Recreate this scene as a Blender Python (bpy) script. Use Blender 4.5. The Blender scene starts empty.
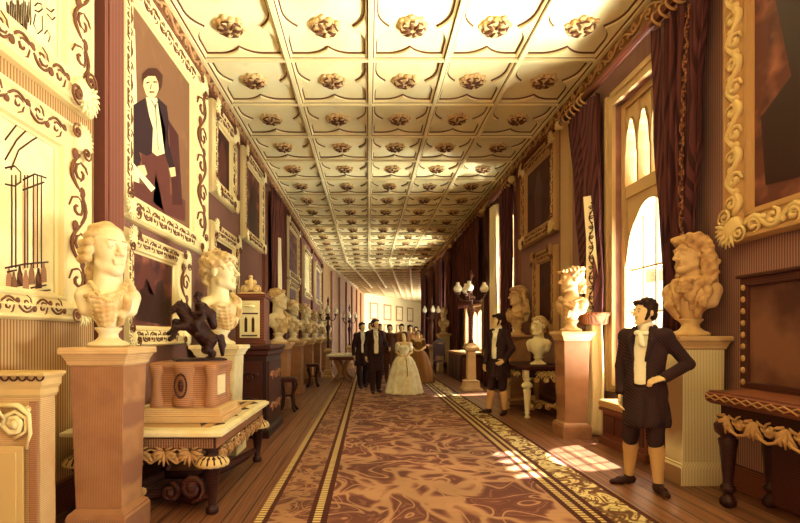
import bpy, bmesh, math, random
import numpy as np
from mathutils import Vector, Matrix
random.seed(7)
PI = math.pi
SC = bpy.context.scene
COL = SC.collection
R = math.radians
CAMZ, FPX, VX, VY = 1.42, 480.0, 368.0, 335.0
XL, XR, ZC = -2.48, 3.43, 5.52
# ------------------------------------------------------------------ materials
def lin(h):
    c = [int(h[i:i+2], 16)/255 for i in (0, 2, 4)]
    return tuple(x/12.92 if x <= .04045 else ((x+.055)/1.055)**2.4 for x in c) + (1,)
MATS = {}
def M(name, base, line=None, axis='Z', period=.02, duty=.35, dist=1.5, rough=.7, blotch=None, bscale=3.0, metal=0.0, bump=0.0):
    """a coloured material with fine drawn lines running across it and soft blotches"""
    if name in MATS: return MATS[name]
    m = bpy.data.materials.new(name); m.use_nodes = True
    nt = m.node_tree; N = nt.nodes; Lk = nt.links
    bs = N['Principled BSDF']; bs.inputs['Roughness'].default_value = rough
    bs.inputs['Metallic'].default_value = metal
    try: bs.inputs['Specular IOR Level'].default_value = .25
    except Exception: pass
    tc = N.new('ShaderNodeTexCoord')
    col = N.new('ShaderNodeRGB'); col.outputs[0].default_value = lin(base); out = col.outputs[0]
    if blotch:
        nz = N.new('ShaderNodeTexNoise'); nz.inputs['Scale'].default_value = bscale; nz.inputs['Detail'].default_value = 4
        Lk.new(tc.outputs['Object'], nz.inputs['Vector'])
        rp = N.new('ShaderNodeValToRGB'); rp.color_ramp.elements[0].position = .42; rp.color_ramp.elements[1].position = .62
        Lk.new(nz.outputs['Fac'], rp.inputs['Fac'])
        mx = N.new('ShaderNodeMix'); mx.data_type = 'RGBA'
        Lk.new(rp.outputs['Color'], mx.inputs[0]); Lk.new(out, mx.inputs[6]); mx.inputs[7].default_value = lin(blotch)
        out = mx.outputs[2]
    if line:
        wv = N.new('ShaderNodeTexWave'); wv.wave_type = 'BANDS'; wv.bands_direction = {'D': 'DIAGONAL'}.get(axis, axis)
        wv.inputs['Scale'].default_value = .314159/period; wv.inputs['Distortion'].default_value = dist
        wv.inputs['Detail'].default_value = 2; wv.inputs['Detail Scale'].default_value = .25
        Lk.new(tc.outputs['Object'], wv.inputs['Vector'])
        r2 = N.new('ShaderNodeValToRGB'); r2.color_ramp.elements[0].position = max(0, duty-.14); r2.color_ramp.elements[1].position = duty+.14
        r2.color_ramp.elements[0].color = (1, 1, 1, 1); r2.color_ramp.elements[1].color = (0, 0, 0, 1)
        Lk.new(wv.outputs['Fac'], r2.inputs['Fac'])
        mx = N.new('ShaderNodeMix'); mx.data_type = 'RGBA'
        Lk.new(r2.outputs['Color'], mx.inputs[0]); Lk.new(out, mx.inputs[6]); mx.inputs[7].default_value = lin(line)
        out = mx.outputs[2]
        if bump:
            bp = N.new('ShaderNodeBump'); bp.inputs['Strength'].default_value = bump; bp.inputs['Distance'].default_value = .01
            Lk.new(wv.outputs['Fac'], bp.inputs['Height']); Lk.new(bp.outputs['Normal'], bs.inputs['Normal'])
    Lk.new(out, bs.inputs['Base Color'])
    MATS[name] = m
    return m
# ------------------------------------------------------------------ objects
def tag(o, label=None, cat=None, group=None, kind=None):
    if label: o['label'] = label
    if cat: o['category'] = cat
    if group: o['group'] = group
    if kind: o['kind'] = kind
    return o
def thing(name, label, cat, loc=(0, 0, 0), rz=0, group=None, scale=1):
    o = bpy.data.objects.new(name, None); COL.objects.link(o); o.empty_display_size = .1
    o.location = loc; o.rotation_euler = (0, 0, R(rz)); o.scale = (scale,)*3
    return tag(o, label, cat, group)
def mesh_obj(name, verts, faces, mats, parent=None, mi=None, smooth=False, bevel=0):
    me = bpy.data.meshes.new(name); me.from_pydata([tuple(map(float, v)) for v in verts], [], faces)
    for m in (mats if isinstance(mats, (list, tuple)) else [mats]): me.materials.append(m)
    if mi: me.polygons.foreach_set('material_index', mi)
    if smooth is True: me.polygons.foreach_set('use_smooth', [True]*len(me.polygons))
    elif smooth: me.polygons.foreach_set('use_smooth', smooth)
    me.validate(); me.update()
    o = bpy.data.objects.new(name, me); COL.objects.link(o)
    if parent: o.parent = parent
    if bevel:
        b = o.modifiers.new('bevel', 'BEVEL'); b.width = bevel; b.segments = 2; b.limit_method = 'ANGLE'; b.angle_limit = R(40)
    return o
def copy_tree(o, parent=None, label=None):
    c = o.copy(); COL.objects.link(c); c.parent = parent
    if label: c['label'] = label
    for ch in list(o.children): copy_tree(ch, c)
    return c
class MB:
    def __init__(s): s.v = []; s.f = []; s.mi = []; s.sm = []
    def add(s, vs, fs, mi=0, sm=False, Mx=None):
        n = len(s.v)
        if Mx is not None: vs = [tuple(Mx @ Vector(v)) for v in vs]
        s.v += list(vs); s.f += [tuple(i+n for i in f) for f in fs]; s.mi += [mi]*len(fs); s.sm += [sm]*len(fs); return s
    def box(s, x0, x1, y0, y1, z0, z1, mi=0, Mx=None):
        return s.add([(x0,y0,z0),(x1,y0,z0),(x1,y1,z0),(x0,y1,z0),(x0,y0,z1),(x1,y0,z1),(x1,y1,z1),(x0,y1,z1)],
                     [(0,3,2,1),(4,5,6,7),(0,1,5,4),(1,2,6,5),(2,3,7,6),(3,0,4,7)], mi, False, Mx)
    def frustum(s, cx, cy, z0, z1, a0, b0, a1, b1, mi=0):
        return s.add([(cx-a0,cy-b0,z0),(cx+a0,cy-b0,z0),(cx+a0,cy+b0,z0),(cx-a0,cy+b0,z0),(cx-a1,cy-b1,z1),(cx+a1,cy-b1,z1),(cx+a1,cy+b1,z1),(cx-a1,cy+b1,z1)],
                     [(0,3,2,1),(4,5,6,7),(0,1,5,4),(1,2,6,5),(2,3,7,6),(3,0,4,7)], mi)
    def stack(s, cx, cy, prof, mi=0):
        """square section moulding stack: prof = [(half_x, half_y, z)]"""
        vs = []; fs = []
        for a, b, z in prof: vs += [(cx-a,cy-b,z),(cx+a,cy-b,z),(cx+a,cy+b,z),(cx-a,cy+b,z)]
        for k in range(len(prof)-1):
            for i in range(4):
                j = (i+1) % 4; fs.append((4*k+i, 4*k+j, 4*k+4+j, 4*k+4+i))
        fs.append((0,3,2,1)); n = 4*(len(prof)-1); fs.append((n,n+1,n+2,n+3))
        return s.add(vs, fs, mi)
    def lathe(s, prof, c=(0,0,0), seg=20, mi=0, flute=0, fa=0.0, sm=True):
        vs = []; fs = []
        for r, z in prof:
            for i in range(seg):
                a = 2*PI*i/seg; rr = max(r, .0005)*(1+fa*math.cos(flute*a)) if flute else max(r, .0005)
                vs.append((c[0]+rr*math.cos(a), c[1]+rr*math.sin(a), c[2]+z))
        for k in range(len(prof)-1):
            for i in range(seg):
                j = (i+1) % seg; fs.append((k*seg+i, k*seg+j, (k+1)*seg+j, (k+1)*seg+i))
        fs.append(tuple(range(seg-1, -1, -1))); n = (len(prof)-1)*seg; fs.append(tuple(range(n, n+seg)))
        return s.add(vs, fs, mi, sm)
    def tube(s, pts, r, sides=6, mi=0, flat=1.0, Mx=None):
        P = [Vector(p) for p in pts]; n = len(P)
        rad = r if isinstance(r, (list, tuple)) else [r]*n
        vs = []; fs = []; up = None
        for i in range(n):
            t = (P[min(i+1, n-1)]-P[max(i-1, 0)])
            if t.length < 1e-9: t = Vector((0,0,1))
            t.normalize()
            if up is None:
                up = Vector((0,0,1)) if abs(t.z) < .9 else Vector((1,0,0))
            a = (up - t*up.dot(t))
            if a.length < 1e-6: a = t.orthogonal()
            a.normalize(); up = a; b = t.cross(a)
            for k in range(sides):
                th = 2*PI*k/sides; vs.append(tuple(P[i]+(a*math.cos(th)+b*math.sin(th)*flat)*rad[i]))
        for i in range(n-1):
            for k in range(sides):
                j = (k+1) % sides; fs.append((i*sides+k, i*sides+j, (i+1)*sides+j, (i+1)*sides+k))
        fs.append(tuple(range(sides-1, -1, -1))); fs.append(tuple(range((n-1)*sides, n*sides)))
        return s.add(vs, fs, mi, True, Mx)
    def ball(s, c, r, mi=0, seg=10, rings=6, Mx=None):
        rx, ry, rz = r if isinstance(r, (list, tuple)) else (r, r, r)
        vs = [(c[0], c[1], c[2]-rz)]; fs = []
        for k in range(1, rings):
            a = -PI/2+PI*k/rings
            for i in range(seg):
                b = 2*PI*i/seg; vs.append((c[0]+rx*math.cos(a)*math.cos(b), c[1]+ry*math.cos(a)*math.sin(b), c[2]+rz*math.sin(a)))
        vs.append((c[0], c[1], c[2]+rz)); t = len(vs)-1
        for i in range(seg):
            j = (i+1) % seg; fs.append((0, 1+j, 1+i)); fs.append((t, t-seg+i, t-seg+j))
            for k in range(rings-2): fs.append((1+k*seg+i, 1+k*seg+j, 1+(k+1)*seg+j, 1+(k+1)*seg+i))
        return s.add(vs, fs, mi, True, Mx)
    def prism(s, poly, y0, y1, mi=0, Mx=None):
        """polygon in local x,z extruded along y"""
        n = len(poly); vs = [(p[0], y0, p[1]) for p in poly]+[(p[0], y1, p[1]) for p in poly]
        fs = [tuple(range(n)), tuple(range(2*n-1, n-1, -1))]+[(i, n+i, n+(i+1) % n, (i+1) % n) for i in range(n)]
        return s.add(vs, fs, mi, False, Mx)
    def prism_z(s, poly, z0, z1, mi=0):
        n = len(poly); vs = [(p[0], p[1], z0) for p in poly]+[(p[0], p[1], z1) for p in poly]
        fs = [tuple(range(n-1, -1, -1)), tuple(range(n, 2*n))]+[(i, (i+1) % n, n+(i+1) % n, n+i) for i in range(n)]
        return s.add(vs, fs, mi)
    def build(s, name, mats, parent=None, bevel=0):
        return mesh_obj(name, s.v, s.f, mats, parent, s.mi, s.sm, bevel)
def spiral(cx, cz, r, a0, turns=1.4, sgn=1, n=14, shrink=.15):
    return [(cx+r*(1-(1-shrink)*i/n)*math.cos(a0+sgn*2*PI*turns*i/n), cz+r*(1-(1-shrink)*i/n)*math.sin(a0+sgn*2*PI*turns*i/n)) for i in range(n+1)]
def taper(r, n): return [r*(.45+.55*math.sin(PI*min(1, .15+.85*(1-i/n)))) for i in range(n+1)]
def scroll(mb, cx, cz, y, r, a0, sgn=1, turns=1.4, tr=.012, mi=0, Mx=None):
    p = spiral(cx, cz, r, a0, turns, sgn)
    mb.tube([(a, y, b) for a, b in p], taper(tr, len(p)-1), 5, mi, 1, Mx); mb.ball((p[-1][0], y-tr*.3, p[-1][1]), tr*1.5, mi, 6, 4, Mx)
def leaf(mb, cx, cz, y, ang, ln, w, mi=0, Mx=None):
    """acanthus-like lobed leaf lying in local x,z"""
    d = (math.cos(ang), math.sin(ang)); q = (-d[1], d[0])
    for t, o, l, ww in ((.5, 0, .5, .45), (.3, .5, .3, .3), (.3, -.5, .3, .3), (.65, .42, .24, .24), (.65, -.42, .24, .24)):
        px, pz = cx+d[0]*ln*t+q[0]*w*o, cz+d[1]*ln*t+q[1]*w*o
        a2 = ang+o*1.1
        p = [(px-math.cos(a2)*l*ln, y, pz-math.sin(a2)*l*ln), (px, y-w*.18, pz), (px+math.cos(a2)*l*ln, y-w*.1, pz+math.sin(a2)*l*ln)]
        mb.tube(p, [w*.12, ww*w*.55, w*.08], 6, mi, .5, Mx)
def vine(mb, u0, u1, zc, y, amp, unit, tr=.014, vert=False, mi=0):
    """running rinceau of alternate scrolls, along x (or along z when vert)"""
    L = u1-u0; n = max(1, int(round(L/unit))); un = L/n
    f = (lambda u, v: (v, y, u)) if vert else (lambda u, v: (u, y, v))
    pts = [f(u0+L*i/(n*6), zc+amp*.55*math.sin(PI*i/6)) for i in range(n*6+1)]
    mb.tube(pts, tr, 5, mi)
    for k in range(n):
        s = 1 if k % 2 == 0 else -1
        sp = spiral(u0+un*(k+.5), zc-s*amp*.12, amp*.62, -s*PI/2, 1.25, s, 10)
        mb.tube([f(a, b) for a, b in sp], taper(tr, 10), 5, mi)
        c = f(u0+un*(k+.98), zc+s*amp*.25); mb.ball(c, (amp*.28, tr, amp*.28) , mi, 6, 4)
# ------------------------------------------------------------------ signed-distance sculpting -> one continuous mesh
class SDF:
    def __init__(s): s.p = []; s.Mx = Matrix.Identity(4)
    def _ad(s, kind, *a): s.p.append((kind, s.Mx.copy())+a); return s
    def cap(s, a, b, ra, rb=None, k=.02, op='+', wob=None): return s._ad('c', a, b, ra, ra if rb is None else rb, k, op, wob)
    def ell(s, c, r, k=.02, op='+', rot=None, wob=None): return s._ad('e', c, r, rot, k, op, wob)
    def box(s, c, h, r=.01, k=.01, op='+', rot=None): return s._ad('b', c, h, r, rot, k, op)
    def plane(s, n, p0): return s._ad('p', n, p0)
    def chain(s, pts, rad, k=.02, op='+', wob=None):
        for i in range(len(pts)-1): s.cap(pts[i], pts[i+1], rad[i] if isinstance(rad, (list, tuple)) else rad, rad[i+1] if isinstance(rad, (list, tuple)) else rad, k, op, wob)
        return s
    def field(s, h):
        B = []
        for q in s.p:
            Mx = q[1]
            sc = Mx.to_scale()[0]
            if q[0] == 'c':
                A, Bb = Mx @ Vector(q[2]), Mx @ Vector(q[3]); r = max(q[4], q[5])*sc
                lo = [min(A[i], Bb[i])-r for i in range(3)]; hi = [max(A[i], Bb[i])+r for i in range(3)]
            elif q[0] in 'eb':
                c = Mx @ Vector(q[2]); r = (max(q[3]) if q[0] == 'e' else (Vector(q[3]).length+q[4]))*sc
                lo = [c[i]-r for i in range(3)]; hi = [c[i]+r for i in range(3)]
            else: lo = hi = None
            B.append((lo, hi))
        adds = [b for b, q in zip(B, s.p) if q[0] != 'p' and '-' not in q]
        lo = np.array([min(b[0][i] for b in adds) for i in range(3)])-3*h; hi = np.array([max(b[1][i] for b in adds) for i in range(3)])+3*h
        n = np.ceil((hi-lo)/h).astype(int)+1
        ax = [(lo[i]+h*np.arange(n[i])).astype(np.float32) for i in range(3)]
        F = np.full(n, 9.0, np.float32)
        for (bl, bh), q in zip(B, s.p):
            inv = np.array(q[1].inverted(), np.float32); sc = q[1].to_scale()[0]
            if q[0] == 'p':
                nn = q[1].to_3x3() @ Vector(q[2]); nn.normalize(); p0 = q[1] @ Vector(q[3])
                d = (ax[0][:, None, None]-p0[0])*nn[0]+(ax[1][None, :, None]-p0[1])*nn[1]+(ax[2][None, None, :]-p0[2])*nn[2]
                np.maximum(F, d, out=F); continue
            k = {'c': q[6], 'e': q[5], 'b': q[6]}[q[0]] if q[0] != 'e' else q[5]
            op = q[7] if q[0] in 'cb' else q[6]
            k = max(k*sc, 1e-4); pad = k+3*h+.012
            i0 = [max(0, int((bl[i]-pad-lo[i])/h)) for i in range(3)]; i1 = [min(n[i], int((bh[i]+pad-lo[i])/h)+2) for i in range(3)]
            if any(i1[i] <= i0[i] for i in range(3)): continue
            X, Y, Z = ax[0][i0[0]:i1[0], None, None], ax[1][None, i0[1]:i1[1], None], ax[2][None, None, i0[2]:i1[2]]
            px = inv[0,0]*X+inv[0,1]*Y+inv[0,2]*Z+inv[0,3]; py = inv[1,0]*X+inv[1,1]*Y+inv[1,2]*Z+inv[1,3]; pz = inv[2,0]*X+inv[2,1]*Y+inv[2,2]*Z+inv[2,3]
            wob = None
            if q[0] == 'c':
                a, b, ra, rb = q[2:6]; wob = q[8]
                ba = (b[0]-a[0], b[1]-a[1], b[2]-a[2]); bb = max(ba[0]**2+ba[1]**2+ba[2]**2, 1e-9)
                qx, qy, qz = px-a[0], py-a[1], pz-a[2]
                t = np.clip((qx*ba[0]+qy*ba[1]+qz*ba[2])/bb, 0, 1)
                d = np.sqrt((qx-ba[0]*t)**2+(qy-ba[1]*t)**2+(qz-ba[2]*t)**2)-(ra+(rb-ra)*t)
            else:
                c = q[2]; rot = q[4] if q[0] == 'e' else q[5]
                qx, qy, qz = px-c[0], py-c[1], pz-c[2]
                if rot is not None:
                    rm = np.array(Matrix(rot).to_3x3().transposed(), np.float32)
                    qx, qy, qz = (rm[0,0]*qx+rm[0,1]*qy+rm[0,2]*qz, rm[1,0]*qx+rm[1,1]*qy+rm[1,2]*qz, rm[2,0]*qx+rm[2,1]*qy+rm[2,2]*qz)
                if q[0] == 'e':
                    r = q[3]; wob = q[7]
                    k0 = np.sqrt((qx/r[0])**2+(qy/r[1])**2+(qz/r[2])**2); k1 = np.sqrt((qx/r[0]**2)**2+(qy/r[1]**2)**2+(qz/r[2]**2)**2)
                    d = k0*(k0-1)/np.maximum(k1, 1e-6)
                else:
                    hh = q[3]; rr = q[4]
                    ex, ey, ez = np.abs(qx)-hh[0]+rr, np.abs(qy)-hh[1]+rr, np.abs(qz)-hh[2]+rr
                    d = np.sqrt(np.maximum(ex, 0)**2+np.maximum(ey, 0)**2+np.maximum(ez, 0)**2)+np.minimum(np.maximum(ex, np.maximum(ey, ez)), 0)-rr
            if wob:
                if wob[0] == 'b':   # lumpy curls
                    d = d-wob[1]*np.sin(wob[2]*px+1)*np.sin(wob[2]*py)*np.sin(wob[2]*pz+.5)
                else:               # folds across a direction
                    f = wob[2]; d = d-wob[1]*np.sin(f[0]*px+f[1]*py+f[2]*pz+1.2*np.sin(3*px+5*pz))
            d = d*sc
            blk = F[i0[0]:i1[0], i0[1]:i1[1], i0[2]:i1[2]]
            if op == '+':
                hh = np.clip(.5+.5*(blk-d)/k, 0, 1); res = blk*(1-hh)+d*hh-k*hh*(1-hh)
            else:
                d = -d; hh = np.clip(.5-.5*(blk-d)/k, 0, 1); res = blk*(1-hh)+d*hh+k*hh*(1-hh)
            F[i0[0]:i1[0], i0[1]:i1[1], i0[2]:i1[2]] = res
        return F, lo, h
    def build(s, name, mat, parent, h=.01):
        F, lo, h = s.field(h)
        ins = F < 0
        nx, ny, nz = F.shape
        cs = np.zeros((nx-1, ny-1, nz-1, 3), np.float32); cnt = np.zeros((nx-1, ny-1, nz-1), np.float32)
        for a in range(3):
            sl0 = [slice(None)]*3; sl1 = [slice(None)]*3; sl0[a] = slice(0, -1); sl1[a] = slice(1, None)
            f0, f1 = F[tuple(sl0)], F[tuple(sl1)]
            x = ins[tuple(sl0)] != ins[tuple(sl1)]
            idx = np.argwhere(x)
            if not len(idx): continue
            v0, v1 = f0[x], f1[x]; t = v0/(v0-v1)
            pos = idx.astype(np.float32); pos[:, a] += t
            o1, o2 = [q for q in range(3) if q != a]
            for d1 in (0, -1):
                for d2 in (0, -1):
                    ci = idx.copy(); ci[:, o1] += d1; ci[:, o2] += d2
                    ok = (ci >= 0).all(1) & (ci < np.array([nx-1, ny-1, nz-1])).all(1)
                    c = ci[ok]
                    for m in range(3): np.add.at(cs[..., m], (c[:, 0], c[:, 1], c[:, 2]), pos[ok][:, m])
                    np.add.at(cnt, (c[:, 0], c[:, 1], c[:, 2]), 1)
        act = cnt > 0
        vid = np.full(cnt.shape, -1, np.int64); vid[act] = np.arange(act.sum())
        V = cs[act]/cnt[act][:, None]*h+lo
        faces = []
        for a in range(3):
            sl0 = [slice(None)]*3; sl1 = [slice(None)]*3; sl0[a] = slice(0, -1); sl1[a] = slice(1, None)
            x = ins[tuple(sl0)] != ins[tuple(sl1)]
            idx = np.argwhere(x)
            o1, o2 = (a+1) % 3, (a+2) % 3
            ok = (idx[:, o1] > 0) & (idx[:, o2] > 0) & (idx[:, o1] < F.shape[o1]-1) & (idx[:, o2] < F.shape[o2]-1)
            idx = idx[ok]
            if not len(idx): continue
            fl = ins[tuple(sl0)][idx[:, 0], idx[:, 1], idx[:, 2]]
            q = []
            for d1, d2 in ((-1, -1), (0, -1), (0, 0), (-1, 0)):
                c = idx.copy(); c[:, o1] += d1; c[:, o2] += d2; q.append(vid[c[:, 0], c[:, 1], c[:, 2]])
            q = np.stack(q, 1); q[~fl] = q[~fl][:, ::-1]; faces.append(q)
        Fa = np.concatenate(faces)
        me = bpy.data.meshes.new(name)
        me.vertices.add(len(V)); me.vertices.foreach_set('co', V.astype(np.float32).ravel())
        me.loops.add(Fa.size); me.loops.foreach_set('vertex_index', Fa.ravel().astype(np.int32))
        me.polygons.add(len(Fa)); me.polygons.foreach_set('loop_start', np.arange(0, Fa.size, 4, dtype=np.int32))
        me.polygons.foreach_set('loop_total', np.full(len(Fa), 4, np.int32)); me.polygons.foreach_set('use_smooth', np.ones(len(Fa), bool))
        me.materials.append(mat); me.update(calc_edges=True); me.validate()
        o = bpy.data.objects.new(name, me); COL.objects.link(o); o.parent = parent
        return o
# ------------------------------------------------------------------ palette
m_ceil = M('ceiling_plaster', 'FAF0BC', None, rough=.9, blotch='F6E8AC', bscale=1.5)
m_rib = M('rib_plaster', 'F3E4AC', None, rough=.85)
m_ribline = M('rib_brown_line', '6B4429', None)
m_rose = M('rosette_gilt', 'EBD096', None, rough=.8, blotch='CDA266', bscale=22)
m_frieze = M('frieze_brown', '8E5B3A', '5A3220', 'Y', .024, .42, .6, .85)
m_friezeo = M('frieze_scroll', 'BD9060', None, rough=.8)
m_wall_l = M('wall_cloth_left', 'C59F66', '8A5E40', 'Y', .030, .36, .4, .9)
m_wall_r = M('wall_cloth_right', 'A0756A', '704C45', 'Y', .026, .42, .4, .9)
m_pil = M('pilaster_wood', '8E5744', '63382C', 'Y', .026, .42, .4, .8)
m_endwall = M('end_wall_paint', 'F2E3A8', None, rough=.9)
m_stone = M('window_stone', 'CBAA78', 'A68258', 'Z', .014, .35, 1, .9)
m_gilt = M('gilt_carving', 'F2E2A8', None, rough=.65)
m_giltmould = M('gilt_moulding', 'EBD69A', None, rough=.65)
m_giltdk = M('dull_gilt_carving', 'B58A58', None, rough=.7)
m_giltmid = M('aged_gilt_carving', 'D9B97C', None, rough=.7)
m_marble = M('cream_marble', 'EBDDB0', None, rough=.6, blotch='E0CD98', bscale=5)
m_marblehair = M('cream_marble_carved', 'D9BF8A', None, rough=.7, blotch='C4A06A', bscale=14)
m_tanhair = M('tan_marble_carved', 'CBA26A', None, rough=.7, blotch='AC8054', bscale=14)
m_tanstone = M('tan_marble', 'DDBC86', 'C29A6A', 'Z', .012, .30, .5, .7, blotch='CFA975', bscale=4)
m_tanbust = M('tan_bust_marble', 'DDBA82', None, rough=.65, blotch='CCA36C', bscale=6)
m_tandark = M('brown_marble', 'B5835A', '93634A', 'Z', .012, .36, .5, .7)
m_pedwood = M('veined_pedestal', 'B07F56', '8F6046', 'X', .011, .36, .6, .7, blotch='9E6F4B', bscale=5)
m_pedstripe = M('fluted_pedestal', 'EADBA8', 'A9825C', 'X', .014, .30, .2, .75)
m_dark = M('dark_carved_wood', '55291F', '331714', 'Z', .02, .45, 2, .5)
m_darker = M('ebony_wood', '3D1C18', '24100F', 'Z', .02, .45, 2, .45)
m_mid = M('mahogany', '7D4630', '53291F', 'Z', .022, .42, 2, .5)
m_bronze = M('bronze', '3A1C16', '20100E', 'D', .02, .35, 4, .4, metal=.2)
m_curtain = M('curtain_cloth', '5C3131', '3C1E20', 'Y', .03, .42, .6, .95)
m_curtainl = M('lining_and_lit_cloth', 'EEDDAC', None, rough=.95)
m_curtainm = M('curtain_brown_cloth', '6E3B2C', '40201B', 'Y', .06, .45, 2, .95)
m_black = M('black_cloth', '40282A', '241516', 'D', .016, .4, .5, .9)
m_brownc = M('brown_cloth', '6A3F2A', '3F221A', 'D', .05, .4, 1, .9)
m_tanc = M('tan_cloth', 'A8753F', '6E4428', 'D', .05, .4, 1, .9)
m_white = M('white_cloth', 'F8F1D2', None, rough=.9)
m_gown = M('white_gown', 'FAF3D2', None, rough=.9, blotch='EADBAE', bscale=7)
m_skin = M('skin', 'EBCB92', None)
m_hairm = M('dark_hair', '3A2019', '1F100D', 'Z', .012, .4, 3, .8)
m_hose = M('tan_stocking', 'CBA068', None, rough=.9)
m_seat = M('seat_cushion', 'C9A066', '8B5E3A', 'D', .02, .35, 1, .9)
m_metal = M('lamp_bronze', '7A4A30', '3E2018', 'Z', .04, .45, 2, .45)
m_globe = M('lamp_glass', 'F8F0CC', None, rough=.3)
m_ink = M('ink_brown', '4A2A1C', None)
m_paintdark = M('painting_dark', '6F3B2C', '4A2320', 'Y', .03, .4, 2, .7, blotch='3A1D1C', bscale=2.6)
m_paintred = M('painting_red', '9E6048', '5F3129', 'Y', .03, .35, 2, .6, blotch='3F2020', bscale=3.2)
m_paintlt = M('painting_light', 'F3E8B2', None, rough=.8, blotch='E6D498', bscale=3)
m_paintport = M('painting_ochre', 'B48F5E', '80593C', 'Y', .03, .42, .4, .8)
m_mirror = M('mirror_dark', '503029', None, rough=.22, blotch='7C5240', bscale=1.5)
# floor boards and carpet
def floor_mat():
    m = bpy.data.materials.new('floor_boards'); m.use_nodes = True; nt = m.node_tree; N = nt.nodes; L = nt.links
    bs = N['Principled BSDF']; bs.inputs['Roughness'].default_value = .42
    tc = N.new('ShaderNodeTexCoord'); sx = N.new('ShaderNodeSeparateXYZ'); L.new(tc.outputs['Object'], sx.inputs[0])
    def math_(op, a, b):
        n = N.new('ShaderNodeMath'); n.operation = op
        for i, q in enumerate((a, b)):
            if isinstance(q, (int, float)): n.inputs[i].default_value = q
            elif q is not None: L.new(q, n.inputs[i])
        return n.outputs[0]
    u = math_('DIVIDE', sx.outputs[0], .16); fr = math_('FRACT', u, 0); fl = math_('FLOOR', u, 0)
    gap = math_('LESS_THAN', fr, .1)
    wn = N.new('ShaderNodeTexWhiteNoise'); wn.noise_dimensions = '1D'; L.new(fl, wn.inputs['W'])
    mp = N.new('ShaderNodeMapping'); mp.inputs['Scale'].default_value = (60, 1.2, 1); L.new(tc.outputs['Object'], mp.inputs[0])
    nz = N.new('ShaderNodeTexNoise'); nz.inputs['Scale'].default_value = 1; nz.inputs['Detail'].default_value = 3; L.new(mp.outputs[0], nz.inputs['Vector'])
    rp = N.new('ShaderNodeValToRGB'); e = rp.color_ramp.elements; e[0].color = lin('5E2F20'); e[0].position = .3; e[1].color = lin('9A6A4C'); e[1].position = .7
    ad = math_('ADD', nz.outputs['Fac'], math_('MULTIPLY', math_('SUBTRACT', wn.outputs['Value'], .5), .16)); L.new(ad, rp.inputs[0])
    mx = N.new('ShaderNodeMix'); mx.data_type = 'RGBA'; L.new(gap, mx.inputs[0]); L.new(rp.outputs[0], mx.inputs[6]); mx.inputs[7].default_value = lin('2E1510')
    L.new(mx.outputs[2], bs.inputs['Base Color']); return m
def carpet_mat(name, base, mid, lt, scale, lw):
    m = bpy.data.materials.new(name); m.use_nodes = True; nt = m.node_tree; N = nt.nodes; L = nt.links
    bs = N['Principled BSDF']; bs.inputs['Roughness'].default_value = .95
    tc = N.new('ShaderNodeTexCoord')
    nz = N.new('ShaderNodeTexNoise'); nz.inputs['Scale'].default_value = scale*.62; nz.inputs['Detail'].default_value = .8; nz.inputs['Distortion'].default_value = 1.6; L.new(tc.outputs['Object'], nz.inputs['Vector'])
    m1 = N.new('ShaderNodeMath'); m1.operation = 'MULTIPLY'; m1.inputs[1].default_value = 7.0; L.new(nz.outputs['Fac'], m1.inputs[0])
    m2 = N.new('ShaderNodeMath'); m2.operation = 'PINGPONG'; m2.inputs[1].default_value = .5; L.new(m1.outputs[0], m2.inputs[0])
    vo = N.new('ShaderNodeTexVoronoi'); vo.feature = 'DISTANCE_TO_EDGE'; vo.inputs['Scale'].default_value = scale*.7
    va = N.new('ShaderNodeVectorMath'); va.operation = 'MULTIPLY_ADD'; L.new(nz.outputs['Color'], va.inputs[0]); va.inputs[1].default_value = (2.2/scale,)*3
    L.new(tc.outputs['Object'], va.inputs[2]); L.new(va.outputs[0], vo.inputs['Vector'])
    m3 = N.new('ShaderNodeMath'); m3.operation = 'SMOOTH_MIN'; m3.inputs[2].default_value = .05; L.new(m2.outputs[0], m3.inputs[0]); L.new(vo.outputs['Distance'], m3.inputs[1])
    m4 = N.new('ShaderNodeMath'); m4.operation = 'MAXIMUM'; m4.inputs[1].default_value = 0; L.new(m3.outputs[0], m4.inputs[0])
    rp = N.new('ShaderNodeValToRGB'); cr = rp.color_ramp; cr.elements[0].position = 0; cr.elements[0].color = lin(lt); cr.elements[1].position = 1; cr.elements[1].color = lin(base)
    for p, c in ((lw*.5, lt), (lw, mid), (lw*1.6, base), (lw*2.6, base), (lw*3.0, mid), (lw*3.5, base)):
        el = cr.elements.new(p); el.color = lin(c)
    L.new(m4.outputs[0], rp.inputs[0])
    wv = N.new('ShaderNodeTexWave'); wv.bands_direction = 'Y'; wv.inputs['Scale'].default_value = .314159/.028; wv.inputs['Distortion'].default_value = .6; L.new(tc.outputs['Object'], wv.inputs['Vector'])
    mr = N.new('ShaderNodeMapRange'); mr.inputs[1].default_value = 0; mr.inputs[2].default_value = 1; mr.inputs[3].default_value = .72; mr.inputs[4].default_value = 1.12; L.new(wv.outputs['Fac'], mr.inputs[0])
    n2 = N.new('ShaderNodeTexNoise'); n2.inputs['Scale'].default_value = 1.1; L.new(tc.outputs['Object'], n2.inputs['Vector'])
    mr2 = N.new('ShaderNodeMapRange'); mr2.inputs[1].default_value = .3; mr2.inputs[2].default_value = .7; mr2.inputs[3].default_value = .75; mr2.inputs[4].default_value = 1.2; L.new(n2.outputs['Fac'], mr2.inputs[0])
    mm = N.new('ShaderNodeMath'); mm.operation = 'MULTIPLY'; L.new(mr.outputs[0], mm.inputs[0]); L.new(mr2.outputs[0], mm.inputs[1])
    vs = N.new('ShaderNodeVectorMath'); vs.operation = 'SCALE'; L.new(rp.outputs[0], vs.inputs[0]); L.new(mm.outputs[0], vs.inputs['Scale'])
    L.new(vs.outputs[0], bs.inputs['Base Color']); return m
m_floor = floor_mat()
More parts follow.
